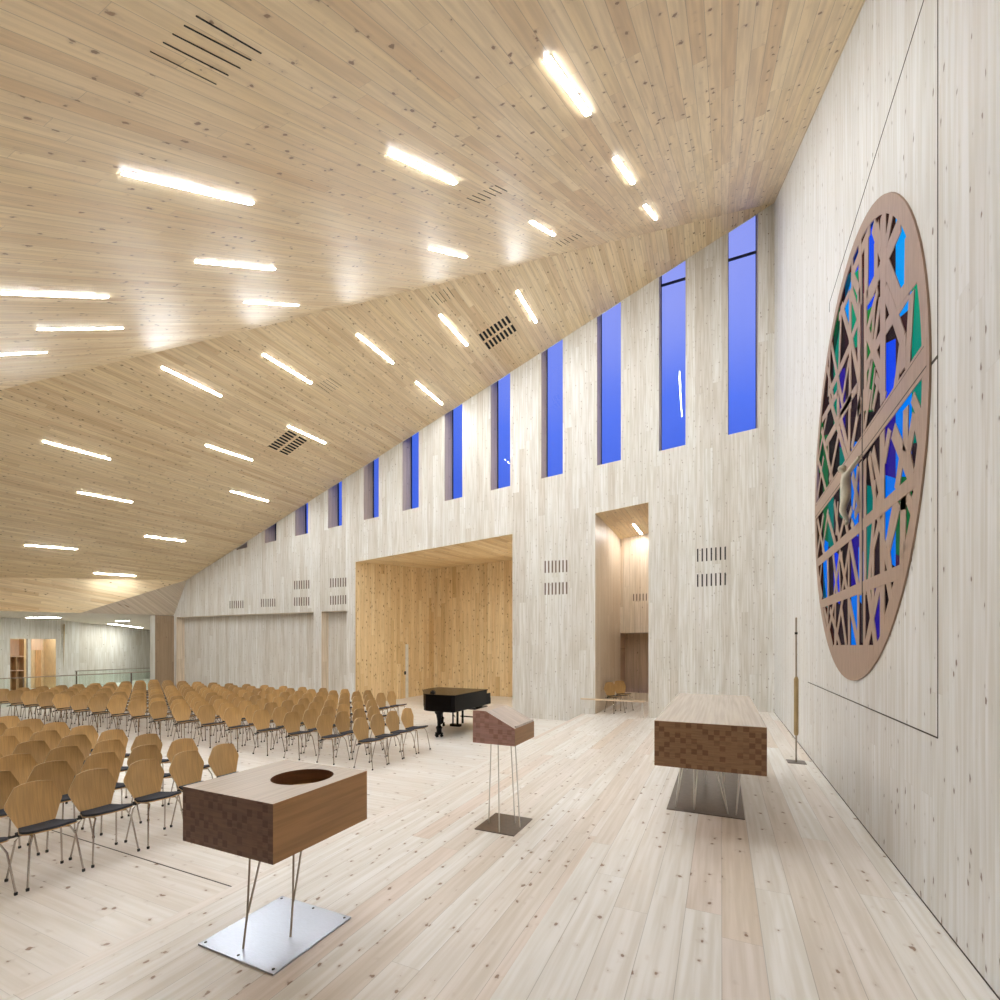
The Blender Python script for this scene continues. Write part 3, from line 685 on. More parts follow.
bars = [
 ('A', (640, 290), (450, 740), .13), ('A', (450, 740), (330, 980), .10), ('A', (390, 320), (490, 640), .10), ('A', (480, 620), (620, 1000), .12),
 ('A', (480, 200), (480, 1000), .14), ('A', (555, 220), (505, 510), .10), ('A', (425, 320), (460, 520), .07), ('A', (712, 380), (705, 920), .14), ('A', (790, 760), (620, 1000), .10), ('A', (760, 560), (745, 800), .12),
 ('A', (270, 430), (275, 1000), .10), ('A', (330, 380), (325, 1000), .12), ('A', (360, 350), (190, 790), .09), ('A', (200, 600), (200, 1000), .07), ('A', (200, 780), (290, 1000), .08), ('A', (415, 450), (415, 900), .10),
 ('B', (560, 0), (700, 400), .10), ('B', (700, 380), (700, 640), .12), ('B', (750, 0), (540, 340), .10), ('B', (770, 20), (735, 620), .10), ('B', (690, 420), (640, 800), .09),
 ('B', (540, 0), (540, 900), .13), ('B', (540, 330), (400, 640), .09), ('B', (500, 0), (415, 330), .08), ('B', (470, 0), (390, 130), .07), ('B', (410, 320), (540, 700), .09), ('B', (520, 60), (470, 440), .08), ('B', (475, 100), (450, 430), .07),
 ('B', (450, 560), (400, 960), .08), ('B', (480, 700), (560, 860), .07), ('B', (500, 760), (460, 960), .07), ('B', (480, 620), (440, 960), .04),
 ('B', (350, 0), (350, 1000), .10), ('B', (400, 0), (400, 960), .09), ('B', (280, 0), (278, 960), .09), ('B', (285, 0), (350, 240), .08), ('B', (350, 220), (285, 400), .08), ('B', (285, 380), (350, 740), .08),
 ('B', (285, 430), (110, 830), .08), ('B', (210, 130), (280, 380), .08), ('B', (130, 440), (230, 990), .07), ('B', (335, 780), (200, 990), .08), ('B', (270, 560), (215, 880), .07), ('B', (210, 120), (190, 620), .07),
 ('B', (270, 30), (190, 220), .07), ('B', (120, 440), (105, 850), .07), ('B', (90, 600), (150, 900), .06), ('B', (180, 700), (190, 1000), .06),
 ('C', (240, 0), (100, 250), .07), ('C', (160, 60), (310, 600), .08), ('C', (345, 60), (130, 450), .09), ('C', (230, 0), (225, 290), .06), ('C', (250, 230), (330, 560), .08), ('C', (330, 0), (320, 600), .08), ('C', (420, 60), (345, 490), .09), ('C', (250, 300), (160, 760), .08),
 ('C', (95, 330), (190, 780), .07), ('C', (140, 200), (60, 620), .06), ('C', (60, 560), (140, 870), .06), ('C', (110, 560), (60, 900), .06), ('C', (500, 0), (450, 330), .07), ('C', (440, 0), (435, 380), .09), ('C', (150, 430), (150, 620), .06),
 ('C', (690, 340), (850, 740), .11), ('C', (795, 150), (790, 520), .10), ('C', (660, 330), (615, 600), .09), ('C', (600, 350), (600, 1000), .12), ('C', (520, 500), (600, 920), .09), ('C', (490, 540), (550, 1000), .08), ('C', (420, 600), (420, 1000), .09), ('C', (455, 580), (455, 1000), .09),
 ('C', (770, 500), (720, 830), .10), ('C', (870, 200), (805, 560), .10), ('C', (800, 520), (840, 740), .12), ('C', (850, 60), (930, 260), .07), ('C', (870, 200), (910, 420), .08), ('C', (915, 420), (880, 700), .08), ('C', (400, 640), (360, 1000), .08), ('C', (350, 700), (410, 1000), .08),
 ('C', (780, 780), (770, 1000), .12), ('C', (860, 740), (900, 900), .08), ('C', (890, 830), (860, 1000), .08),
 ('D', (420, 0), (420, 960), .09), ('D', (455, 0), (455, 960), .09), ('D', (600, 0), (600, 960), .12), ('D', (535, 0), (530, 300), .07), ('D', (560, 130), (600, 300), .08), ('D', (530, 320), (490, 830), .08), ('D', (580, 330), (525, 560), .08), ('D', (525, 540), (522, 820), .07), ('D', (540, 180), (590, 420), .07),
 ('D', (715, 150), (640, 560), .10), ('D', (740, 200), (645, 620), .07), ('D', (640, 560), (665, 780), .10), ('D', (775, 60), (765, 760), .11), ('D', (800, 120), (860, 280), .08), ('D', (860, 260), (790, 620), .08), ('D', (860, 100), (880, 180), .08),
 ('D', (600, 480), (660, 760), .08), ('D', (110, 290), (60, 620), .07), ('D', (60, 330), (120, 640), .07), ('D', (140, 270), (210, 540), .07), ('D', (150, 250), (100, 600), .06), ('D', (200, 180), (240, 500), .07), ('D', (280, 330), (235, 520), .07), ('D', (290, 330), (320, 480), .07), ('D', (340, 350), (360, 400), .07), ('D', (230, 180), (215, 460), .06), ('D', (345, 240), (310, 360), .07), ('D', (370, 300), (410, 200), .07),
 ('D', (55, 720), (100, 980), .07), ('D', (95, 700), (75, 900), .06), ('D', (145, 640), (150, 980), .08), ('D', (190, 620), (225, 960), .07), ('D', (250, 580), (200, 960), .07), ('D', (250, 620), (310, 940), .07), ('D', (330, 520), (265, 930), .07), ('D', (260, 600), (265, 700), .06), ('D', (330, 510), (400, 900), .08), ('D', (320, 600), (320, 920), .06), ('D', (240, 700), (250, 930), .05),
 ('E', (115, 310), (185, 640), .07), ('E', (150, 280), (140, 620), .06), ('E', (200, 260), (150, 520), .07), ('E', (165, 330), (250, 640), .07), ('E', (210, 260), (205, 640), .06), ('E', (270, 240), (205, 640), .07), ('E', (260, 320), (300, 640), .07), ('E', (320, 210), (325, 640), .08), ('E', (325, 270), (400, 640), .08), ('E', (400, 150), (400, 640), .07),
 ('E', (480, 130), (545, 640), .10), ('E', (575, 110), (465, 640), .10), ('E', (520, 130), (525, 330), .07), ('E', (600, 60), (600, 560), .12), ('E', (640, 60), (690, 330), .09), ('E', (735, 40), (610, 500), .10), ('E', (450, 130), (450, 640), .07),
 ('E', (250, 660), (280, 830), .07), ('E', (310, 660), (315, 840), .10)]
def clip_circ(p, q, r):
    """clip segment to circle radius r"""
    p, q = Vector(p), Vector(q); d = q-p; A_ = d.dot(d); Bq = 2*p.dot(d); Cq = p.dot(p)-r*r
    D = Bq*Bq-4*A_*Cq
    if D <= 0: return None
    s_ = math.sqrt(D); t0, t1 = max(0, (-Bq-s_)/(2*A_)), min(1, (-Bq+s_)/(2*A_))
    if t1-t0 < 0.02: return None
    return p+d*t0, p+d*t1
kk = 0
barlist = []
for c, p, q, wd in bars:
    if c in 'ABCDE':
        p2, q2 = rp_(c, p), rp_(c, q)
        r_ = clip_circ(p2, q2, RR-0.07)
        if r_: barlist.append((r_[0], r_[1], wd*1.02))
# nearest hundred as separate bars, the slim remainder in one piece
barlist.sort(key=lambda t_: -((t_[1]-t_[0]).length*t_[2]))
rest = B()
for kk, (p, q, wd) in enumerate(barlist):
    dx = (kk % 13)*0.0001
    bb = B() if kk < 88 else rest
    obox(bb, (XF+0.003+dx, p.x, p.y+RR), (XF+0.003+dx, q.x, q.y+RR), (1, 0, 0), wd, 0.005)
    if kk < 88: obj('tracery_bar', bb, M['rose_wood'], rose)
o_ = obj('tracery_bar', rest, M['rose_wood'], rose); o_['kind'] = 'stuff'
# broad horizontal arms and rails
for z0, z1, x_ in ((3.255, 3.455, -0.0130), (2.61, 2.71, -0.0126), (2.06, 2.16, -0.0126), (1.47, 1.60, -0.0126)):
    z0, z1 = (z0-RZ)/KZ, (z1-RZ)/KZ; hw = math.sqrt((RR-0.03)**2-max(abs(z0), abs(z1))**2)
    obj('cross_rail', box(B(), x_, x_+0.006, -hw, hw, z0+RR, z1+RR), M['rose_wood'], rose)
bb = B(); pts = [(( RR-0.04)*math.cos(a), (RR-0.04)*math.sin(a)) for a in [math.radians(d) for d in range(242, 299, 4)]]
vs = [bb.verts.new((-0.0123, p[0], p[1]+RR)) for p in pts]; vs2 = [bb.verts.new((-0.005, p[0], p[1]+RR)) for p in pts]
bb.faces.new(vs); bb.faces.new(vs2[::-1])
for i in range(len(pts)): bb.faces.new((vs[i], vs[(i+1) % len(pts)], vs2[(i+1) % len(pts)], vs2[i]))
obj('bottom_segment', bb, M['rose_wood'], rose)
# thin dark joint down the upright and along the arm
yj = on_plane(861.6, 500, Vector((1, 0, 0)), XW+XF).y-RY
obj('joint', box(B(), -0.0136, -0.010, yj-0.04, yj-0.008, RR-1.6, RR+1.5), M['line'], rose)
obj('joint', box(B(), -0.0136, -0.012, -1.9, 1.9, (3.285-RZ)/KZ+RR, (3.294-RZ)/KZ+RR), M['line'], rose)
obj('joint', box(B(), -0.0136, -0.012, -1.86, 1.86, (3.428-RZ)/KZ+RR, (3.433-RZ)/KZ+RR), M['line'], rose)
# coloured panes
pal = {'blue': (0.03, 0.25, 0.9), 'sky': (0.0, 1.0, 0.95), 'teal': (0.01, 1.0, 0.17), 'green': (0.12, 0.75, 0.05), 'violet': (0.25, 0.05, 0.30),
       'dark': (0.25, 0.06, 0.018), 'black': (0.10, 0.03, 0.008), 'red': (0.55, 0.06, 0.05), 'pale': (1.0, 1.0, 1.0)}
for k_, c in pal.items():
    M['g_'+k_] = glass('stained glass '+k_, c)
    nt_ = M['g_'+k_].node_tree
    mx_ = [n for n in nt_.nodes if n.type == 'MIX_SHADER'][0]
    for l_ in list(mx_.inputs[0].links): nt_.links.remove(l_)
    mx_.inputs[0].default_value = 0.03; [n for n in nt_.nodes if n.type == 'BSDF_GLOSSY'][0].inputs['Roughness'].default_value = 0.25
def clip_disc(pts, r, n=64):
    for i in range(n):
        a = 2*PI*(i+0.5)/n; nx, ny = math.cos(a), math.sin(a); d = r*math.cos(PI/n); out_ = []
        for k in range(len(pts)):
            p, q = pts[k], pts[(k+1) % len(pts)]
            dp, dq = p[0]*nx+p[1]*ny-d, q[0]*nx+q[1]*ny-d
            if dp <= 0: out_.append(p)
            if dp*dq < 0:
                t_ = dp/(dp-dq); out_.append((p[0]+(q[0]-p[0])*t_, p[1]+(q[1]-p[1])*t_))
        pts = out_
        if len(pts) < 3: return None
    return pts
ys = [-1.95, -1.62, -1.3, -1.05, -0.78, -0.5, -0.26, 0.0, 0.25, 0.5, 0.8, 1.1, 1.4, 1.7, 1.95]
rr = random.Random(21)
seq = ['dark', 'black', 'teal', 'dark', 'red', 'dark', 'black', 'green', 'black', 'blue', 'dark', 'violet', 'black', 'sky', 'black', 'dark', 'teal', 'black']
fixed = [((905, 265), 'sky'), ((915, 320), 'teal'), ((893, 358), 'blue'), ((890, 330), 'black'), ((872, 260), 'blue'), ((856, 250), 'blue'), ((916, 440), 'teal'), ((913, 465), 'dark'), ((893, 460), 'violet'), ((896, 540), 'blue'), ((893, 555), 'sky'), ((868, 540), 'teal'), ((865, 480), 'violet'), ((824, 590), 'sky'), ((855, 620), 'sky'), ((877, 625), 'violet'), ((818, 470), 'pale'), ((849, 310), 'sky'), ((856, 350), 'teal'), ((844, 390), 'violet')]
fp = []
for (uu, vv), c in fixed:
    q = on_plane(uu, vv, Vector((1, 0, 0)), XW); fp.append((q.y-RY, (q.z-RZ)/KZ, c))
npn = 0
for i in range(len(ys)-1):
    z_ = -1.95+rr.random()*0.25
    while z_ < 1.95:
        hgt = 0.42+rr.random()*0.45
        y0_, y1_, z0_, z1_ = ys[i], ys[i+1], z_, min(1.95, z_+hgt)
        my = min(abs(y0_), abs(y1_)) if y0_*y1_ > 0 else 0; mz = min(abs(z0_), abs(z1_)) if z0_*z1_ > 0 else 0
        z_ += hgt
        if my*my+mz*mz > (RR-0.06)**2: continue
        c = rr.choice(seq)
        if rr.random() < 0.3: c = 'dark'
        for fy, fz, fc in fp:
            if y0_ <= fy <= y1_ and z0_ <= fz <= z1_: c = fc
        s_ = 0.10
        pc = clip_disc([(y0_, z0_), (y1_, z0_+s_), (y1_, z1_+s_), (y0_, z1_)], RR-0.055)
        if not pc: continue
        pb_ = B(); poly(pb_, [(-0.003, a_, c_2+RR) for a_, c_2 in pc]); obj('glass_pane', pb_, M['g_'+c], rose)
        npn += 1
print('panes', npn, 'bars', len(barlist))

# crucified figure on the rose window (one continuous body)
def skin_body(name, verts, edges, radii, mat, parent=None, sub=2, loc=(0, 0, 0)):
    me = bpy.data.meshes.new(name); me.from_pydata(verts, edges, [])
    o = bpy.data.objects.new(name, me); C.objects.link(o); me.materials.append(mat); o.location = loc
    md = o.modifiers.new('skin', 'SKIN'); md.use_smooth_shade = True
    sv = me.skin_vertices[0].data
    for i, r in enumerate(radii): sv[i].radius = (r, r) if not isinstance(r, tuple) else r
    sv[0].use_root = True
    sb = o.modifiers.new('sub', 'SUBSURF'); sb.levels = sub; sb.render_levels = sub
    if parent: o.parent = parent
    return o
fx, fy, fz = XW+XF-0.085, on_plane(846, 500, Vector((1, 0, 0)), XW+XF-0.085).y, 2.975
V = [(0, 0, 0), (-0.005, 0, .09), (-.01, 0, .17), (-.012, 0, .225), (-.02, 0, .255), (-.035, 0.0, .30), (-.035, 0, .335),
     (-.005, -.07, .21), (0.02, -.17, .255), (0.05, -.27, .30), (0.055, -.315, .315),
     (-.005, .07, .21), (0.02, .17, .255), (0.05, .27, .30), (0.055, .315, .315),
     (-.005, -.035, -.04), (-.035, -.03, -.155), (.015, -.012, -.275), (-.01, -.012, -.315), 
     (-.005, .035, -.04), (-.030, .03, -.155), (.022, .012, -.265), (-.002, .012, -.305)]
Ed = [(0, 1), (1, 2), (2, 3), (3, 4), (4, 5), (5, 6), (2, 7), (7, 8), (8, 9), (9, 10), (2, 11), (11, 12), (12, 13), (13, 14), (0, 15), (15, 16), (16, 17), (17, 18), (0, 19), (19, 20), (20, 21), (21, 22)]
Rd = [.046, .042, .052, .030, .020, .036, .024, .026, .019, .014, .013, .026, .019, .014, .013, .036, .027, .017, .013, .036, .027, .017, .013]
V = [(a*0.9, c*0.78, d_2*0.86) for a, c, d_2 in V]; Rd = [r_*1.0 for r_ in Rd]; Rd[5] *= 1.2; Rd[6] *= 1.1
fig = skin_body('crucifix_figure', V, Ed, Rd, M['figure'], None, 2, (fx, fy, fz))
set_props(fig, 'small ivory figure with outstretched arms fixed to the round window', 'statue')

# ------------------------------------------------------------------ font
def fbox(parent, name, x0, x1, y0, y1, z0, z1, hole=None, check='check_font', topm='oak_pale'):
    """block with end-grain ends (facing -y/+y), plain sides and a top paled by painted sheen; optional round bore"""
    b = B()
    if not hole:
        box(b, x0, x1, y0, y1, z0, z1)
    else:
        hx, hy, hr = hole; n = 48
        circ = [(hx+hr*math.cos(2*PI*i/n), hy+hr*math.sin(2*PI*i/n)) for i in range(n)]
        wall_sheet(b, [(x0, y0), (x1, y0), (x1, y1), (x0, y1)], [circ], lambda a, c: Vector((a, c, z1)), 0)
        for pts in ([(x0, y0, z0), (x1, y0, z0), (x1, y0, z1), (x0, y0, z1)], [(x1, y0, z0), (x1, y1, z0), (x1, y1, z1), (x1, y0, z1)], [(x1, y1, z0), (x0, y1, z0), (x0, y1, z1), (x1, y1, z1)], [(x0, y1, z0), (x0, y0, z0), (x0, y0, z1), (x0, y1, z1)], [(x0, y0, z0), (x0, y1, z0), (x1, y1, z0), (x1, y0, z0)]):
            poly(b, pts)
    bmesh.ops.remove_doubles(b, verts=b.verts, dist=1e-5)
    bmesh.ops.recalc_face_normals(b, faces=b.faces)
    for f in b.faces:
        n_ = f.normal
        f.material_index = 2 if n_.z > 0.5 else (0 if abs(n_.y) > 0.5 else 1)
    return obj(name, b, [M[check], M['oak'], M[topm]], parent)
font = thing('baptismal_font', 'brown oak block font with round bore on thin steel legs and plate', 'font', (-2.68, 2.30, ZM))
fx0, fx1, fy0, fy1, fz0, fz1 = -0.42, 0.385, -0.38, 0.41, 0.66, 1.003
fbox(font, 'basin_block', fx0, fx1, fy0, fy1, fz0, fz1, hole=(0.085, 0.11, 0.20))
b = B(); n = 48
rim = [(0.085+0.20*math.cos(2*PI*i/n), 0.11+0.20*math.sin(2*PI*i/n)) for i in range(n)]
for i in range(n):
    p, q = rim[i], rim[(i+1) % n]
    poly(b, [(p[0], p[1], fz1), (q[0], q[1], fz1), (q[0], q[1], fz1-0.13), (p[0], p[1], fz1-0.13)])
obj('bore', b, M['oak_in'], font)
b = B(); prof = [(0.001, fz1-0.24), (0.10, fz1-0.23), (0.16, fz1-0.18), (0.192, fz1-0.10), (0.197, fz1-0.10), (0.197, fz1-0.14), (0.17, fz1-0.2), (0.10, fz1-0.25), (0.001, fz1-0.255)]
lathe(b, prof, (0.085, 0.11), 40); obj('bowl', b, M['brass'], font, True)
def vleg(parent, foot, top1, top2, split=0.35, r=0.0065, mat='rod'):
    foot, a, c = Vector(foot), Vector(top1), Vector(top2)
    m_ = foot.lerp((a+c)/2, split)
    b = B(); tube(b, [foot, m_+(a-c).normalized()*0.004, a], r); tube(b, [m_-(a-c).normalized()*0.001+Vector((0, 0, -.1*0)), c], r)
    return obj('leg', b, M[mat], parent, True)
ft = Vector((-2.68, 2.30, ZM))
def fl(x, y, z): return (x-ft.x, y-ft.y, z-ft.z)
# feet come from the plate, the rods open upwards like slender hairpins
plate_z = 0.012
def hair(foot, t1, t2): vleg(font, foot, t1, t2, 0.27)
hair((-0.02, -0.26, plate_z), (-0.28, 0.0, fz0+0.004), (-0.12, 0.0, fz0+0.004))
hair((0.15, -0.05, plate_z), (-0.15, 0.25, fz0+0.004), (-0.03, 0.25, fz0+0.004))
obj('base_plate', box(B(), -0.325, 0.345, -0.345, 0.295, 0.0, 0.012), M['steel'], font, bevel=0.002)
for px, py in ((-0.295, -0.315), (0.01, -0.315), (0.31, -0.315), (0.31, 0.265), (0.02, 0.265), (-0.295, 0.265)):
    b = B(); lathe(b, [(0.009, 0.011), (0.009, 0.0145), (0.005, 0.0155)], (px, py), 10); obj('screw', b, M['black'], font)

# ------------------------------------------------------------------ lectern
lec = thing('lectern', 'slim lectern with slanted oak top on four steel rods, middle of platform', 'lectern', (-2.095, 4.64, ZM))
lx0, lx1, ly0, ly1 = -0.235, 0.235, -0.26, 0.28
zb0, zlo, zhi = 0.895, 1.068, 1.225
prof = [(lx0, zb0), (lx1, zb0), (lx1, zlo), (lx0+0.15, zhi), (lx0, zhi)]
b = B(); va = [b.verts.new((x, ly0, z)) for x, z in prof]; vb = [b.verts.new((x, ly1, z)) for x, z in prof]
b.faces.new(va).material_index = 0; b.faces.new(vb[::-1]).material_index = 0
for i in range(5):
    f = b.faces.new((va[i], va[(i+1) % 5], vb[(i+1) % 5], vb[i])); f.material_index = 2 if i in (2, 3) else 1
obj('desk_box', b, [M['check_lect'], M['oak'], M['oak_sheen_y']], lec)
obj('book_ledge', box(B(), lx1-0.02, lx1-0.003, ly0+0.04, ly1-0.01, zlo-0.004, zlo+0.022), M['oak_sheen_y'], lec)
for (fx_, fy_), (tx_, ty_) in (((-0.155, -0.05), (-0.13, -0.04)), ((0.055, -0.235), (0.03, -0.21)), ((0.105, 0.05), (0.07, 0.02)), ((0.195, -0.03), (0.15, -0.05))):
    b = B(); tube(b, [(fx_, fy_, 0.008), (tx_, ty_, zb0+0.003)], 0.0065); obj('leg', b, M['rod_white'], lec, True)
obj('base_plate', box(B(), -0.215, 0.225, -0.26, 0.255, 0, 0.010), M['bronze'], lec)

# ------------------------------------------------------------------ altar
alt = thing('altar_table', 'long brown oak altar block with sheen-paled top on thin rods beside the round window', 'altar', (-0.10, 5.62, 0))
fbox(alt, 'altar_block', -0.425, 0.425, -1.31, 1.31, 0.565, 0.95, None, 'check_altar')
obj('base_plate', box(B(), -0.385, 0.295, -0.70, 1.1, 0, 0.010), M['bronze'], alt)
def alt_leg(foot, t1, t2):
    b = B(); tube(b, [foot, t1], 0.006); tube(b, [foot, t2], 0.006); obj('leg', b, M['rod_white'], alt, True)
zt_ = 0.567
alt_leg((-0.31, -0.60, 0.01), (-0.24, -0.80, zt_), (-0.22, -0.40, zt_))
alt_leg((-0.14, -0.62, 0.01), (-0.10, -0.40, zt_), (-0.13, -0.85, zt_))
alt_leg((0.155, -0.62, 0.01), (0.03, -0.85, zt_), (0.06, -0.40, zt_))
alt_leg((0.225, -0.62, 0.01), (0.25, -0.85, zt_), (0.29, -0.35, zt_))
alt_leg((-0.30, 0.95, 0.01), (-0.24, 0.75, zt_), (-0.22, 1.15, zt_))
alt_leg((-0.06, 0.35, 0.01), (-0.10, 0.15, zt_), (-0.05, 0.55, zt_))
alt_leg((0.13, 0.35, 0.01), (0.03, 0.15, zt_), (0.10, 0.55, zt_))
alt_leg((0.22, 0.95, 0.01), (0.25, 0.75, zt_), (0.27, 1.15, zt_))

# ------------------------------------------------------------------ tall candle stand
cs = thing('candle_stand', 'tall thin metal floor stand with oak sleeve beside the right wall', 'stand', (0.925, 7.64, 0))
obj('base_plate', box(B(), -0.11, 0.11, -0.10, 0.11, 0, 0.008), M['bronze'], cs)
b = B(); tube(b, [(0, 0, 0.008), (0, 0, 1.975)], 0.011, 10); obj('pole', b, M['rod'], cs, True)
b = B(); tube(b, [(0, 0, 0.37), (0, 0, 0.40), (0, 0, 1.13), (0, 0, 1.165)], [0.022, 0.028, 0.028, 0.016], 12); obj('sleeve', b, M['sleeve'], cs, True)
b = B(); tube(b, [(0, 0, 1.745), (0, 0, 1.775)], 0.018, 10); obj('collar', b, M['black'], cs, True)

# ------------------------------------------------------------------ bench in the doorway
bn = thing('rail_bench', 'very slim pale wooden rail bench on thin legs before the tall doorway', 'bench', (-2.63, 12.84, ZM))
obj('beam', box(B(), -0.86, 0.82, -0.04, 0.04, 0.415, 0.452), M['pine_edge'], bn, bevel=0.004)
for x_ in (-0.78, 0.76):
    b = B(); tube(b, [(x_-0.03, -0.04, 0), (x_, -0.02, 0.417)], 0.008, 6); tube(b, [(x_+0.03, 0.04, 0), (x_, 0.02, 0.417)], 0.009, 6); obj('leg', b, M['rod_white'], bn, True)

# ------------------------------------------------------------------ chairs (local frame: faces +x)
def chair_parts():
    parts = []
    def hexw(t):   # half width of the backrest from seat (t=0) to top (t=1)
        P = [(0, .128), (.10, .146), (.50, .207), (.58, .207), (.95, .138), (1, .122)]
        for (a, wa), (c, wc) in zip(P, P[1:]):
            if t <= c: return wa+(wc-wa)*(t-a)/(c-a)
        return P[-1][1]
    b = B(); R_, Cn = 20, 8
    rows = []
    for i in range(R_+1):
        t = i/R_; z = 0.445+0.395*t
        x = -0.015-0.085*t-0.02*math.sin(PI*t)
        hw = hexw(t); row = []
        for j in range(Cn+1):
            s_ = 2*j/Cn-1
            zz = z-(0.014*s_*s_ if i == R_ else 0)
            row.append((x+0.035*s_*s_*(0.5+0.5*t), hw*s_, zz))
        rows.append(row)
    th = 0.010
    fr = [[b.verts.new(p) for p in r] for r in rows]; bk = [[b.verts.new((p[0]-th, p[1], p[2])) for p in r] for r in rows]
    for i in range(R_):
        for j in range(Cn):
            b.faces.new((fr[i][j], fr[i][j+1], fr[i+1][j+1], fr[i+1][j])); b.faces.new((bk[i][j], bk[i+1][j], bk[i+1][j+1], bk[i][j+1]))
        for j in (0, Cn): b.faces.new((fr[i][j], fr[i+1][j], bk[i+1][j], bk[i][j])).material_index = 1
    for i in (0, R_):
        for j in range(Cn): b.faces.new((fr[i][j], bk[i][j], bk[i][j+1], fr[i][j+1])).material_index = 1
    parts.append(('backrest', b, 'chair_ply', True))
    def seat(z0, z1, sc):
        b = B(); pr = [(-0.02, .130), (0.03, .145), (0.11, .172), (0.21, .188), (0.30, .180), (0.345, .152), (0.36, .10)]
        lo, hi = [], []
        for x, w_ in pr:
            w_ *= sc; lift = 0.022*1.6*max(0, (x-0.12)/0.2)
            for lst, z in ((lo, z0), (hi, z1)):
                lst.append([b.verts.new((x, w_*s_, z+lift-0.006*(1-s_*s_))) for s_ in (-1, -.5, 0, .5, 1)])
        n_ = len(pr)
        for i in range(n_-1):
            for j in range(4):
                b.faces.new((hi[i][j], hi[i+1][j], hi[i+1][j+1], hi[i][j+1])); b.faces.new((lo[i][j], lo[i][j+1], lo[i+1][j+1], lo[i+1][j]))
            for j in (0, 4): b.faces.new((lo[i][j], lo[i+1][j], hi[i+1][j], hi[i][j]))
        for i in (0, n_-1):
            for j in range(4): b.faces.new((lo[i][j], hi[i][j], hi[i][j+1], lo[i][j+1]))
        return b
    parts.append(('seat', seat(0.432, 0.442, 1.0), 'chair_ply', True))
    parts.append(('seat_cushion', seat(0.442, 0.462, 0.97), 'cushion', True))
    for sx_ in (0, 1):
        for sy in (-1, 1):
            b = B()
            foot = (-0.035, sy*0.20, 0.012) if sx_ == 0 else (0.36, sy*0.20, 0.012)
            top = (0.07, sy*0.135, 0.425) if sx_ == 0 else (0.27, sy*0.135, 0.435)
            tube(b, [foot, (foot[0]*0.35+top[0]*0.65, sy*0.165, 0.36), top, (0.18, sy*0.11, 0.425)], 0.0085, 6)
            parts.append(('leg', b, 'chrome', True, foot))
    b = B(); tube(b, [(0.03, -0.226, 0.405), (0.03, 0.226, 0.405)], 0.011, 6); box(b, 0.01, 0.06, -0.16, -0.12, 0.40, 0.432); box(b, 0.01, 0.06, 0.12, 0.16, 0.40, 0.432)
    parts.append(('link_bar', b, 'black', False))
    return parts
def make_chair(loc, rz, label, group):
    t = thing('stacking_chair', label, 'chair', loc, rz, group)
    for p in chair_parts():
        o = obj(p[0], p[1], [M[p[2]], M['ply_edge']] if p[0] == 'backrest' else M[p[2]], t, p[3])
        if p[0] == 'leg':
            f = p[4]; b = B(); lathe(b, [(0.013, 0), (0.014, 0.02), (0.010, 0.026)], (f[0], f[1]), 8)
            obj('foot_cap', b, M['black'], o)
    return t
def dup(root, loc, rz, label, group, caps=True):
    r = root.copy(); C.objects.link(r); r.location = loc; r.rotation_euler = (0, 0, rz); r['label'] = label
    if group: r['group'] = group
    elif 'group' in r.keys(): del r['group']
    for ch in proto_children:
        c = ch.copy(); C.objects.link(c); c.parent = r
        if caps:
            for g in proto_sub.get(ch.name, []):
                d = g.copy(); C.objects.link(d); d.parent = c
    return r
ordn = ['front', 'second', 'third', 'fourth', 'fifth', 'sixth', 'seventh', 'eighth', 'ninth', 'tenth', 'eleventh', 'twelfth', 'thirteenth', 'fourteenth', 'fifteenth', 'sixteenth', 'seventeenth', 'eighteenth']
ordc = ['first']+ordn[1:]
spots = []
DX, DY = 0.84, 0.475
def proj(x, y, z):
    f = -SA*x+CA*y; r = CA*x+SA*y
    return (500+F*r/f, HZ-F*(z-CAMZ)/f) if f > 0.3 else (-999, 0)
for r in range(9):            # near block
    for c in range(14):
        x, y = -5.815-DX*r, 4.16-DY*c
        if y < -3: break
        us = [proj(x+dx, y+dy, z)[0] for dx in (-0.1, 0.4) for dy in (-.24, .24) for z in (ZL, ZL+.84)]
        if max(us) < 2: continue
        spots.append((x, y, f'oak chair with dark pad, near block, {ordn[r]} row from altar, {ordc[c]} from aisle', 'chairs of the near seating block'))
for r in range(17):           # far block
    nc = 4 if r < 2 else (6 if r == 2 else 10)
    for c in range(nc):
        x, y = -5.76-DX*r, 6.70+0.463*c
        us = [proj(x+dx, y+dy, ZL)[0] for dx in (-0.1, 0.4) for dy in (-.24, .24)]
        if max(us) < 2: continue
        spots.append((x, y, f'oak chair with dark pad, far block, {ordn[r]} row from altar, {ordc[c]} from aisle', 'chairs of the far seating block'))
print('chairs', len(spots))
x, y, lab, grp = spots[0]
chair0 = make_chair((x, y, ZL), 0, lab, grp)
proto_children = list(chair0.children)
proto_sub = {ch.name: list(ch.children) for ch in proto_children}
jr = random.Random(5)
for x, y, lab, grp in spots[1:]:
    dup(chair0, (x+jr.uniform(-.012, .012), y+jr.uniform(-.003, .003), ZL), jr.uniform(-.012, .012), lab, grp)
dup(chair0, (-2.86, 13.75, ZM), math.radians(-38), 'loose oak chair turned sideways inside the tall doorway, nearest one', None)
dup(chair0, (-2.72, 14.45, ZM), math.radians(-50), 'second loose chair half hidden behind the first inside the tall doorway', None)

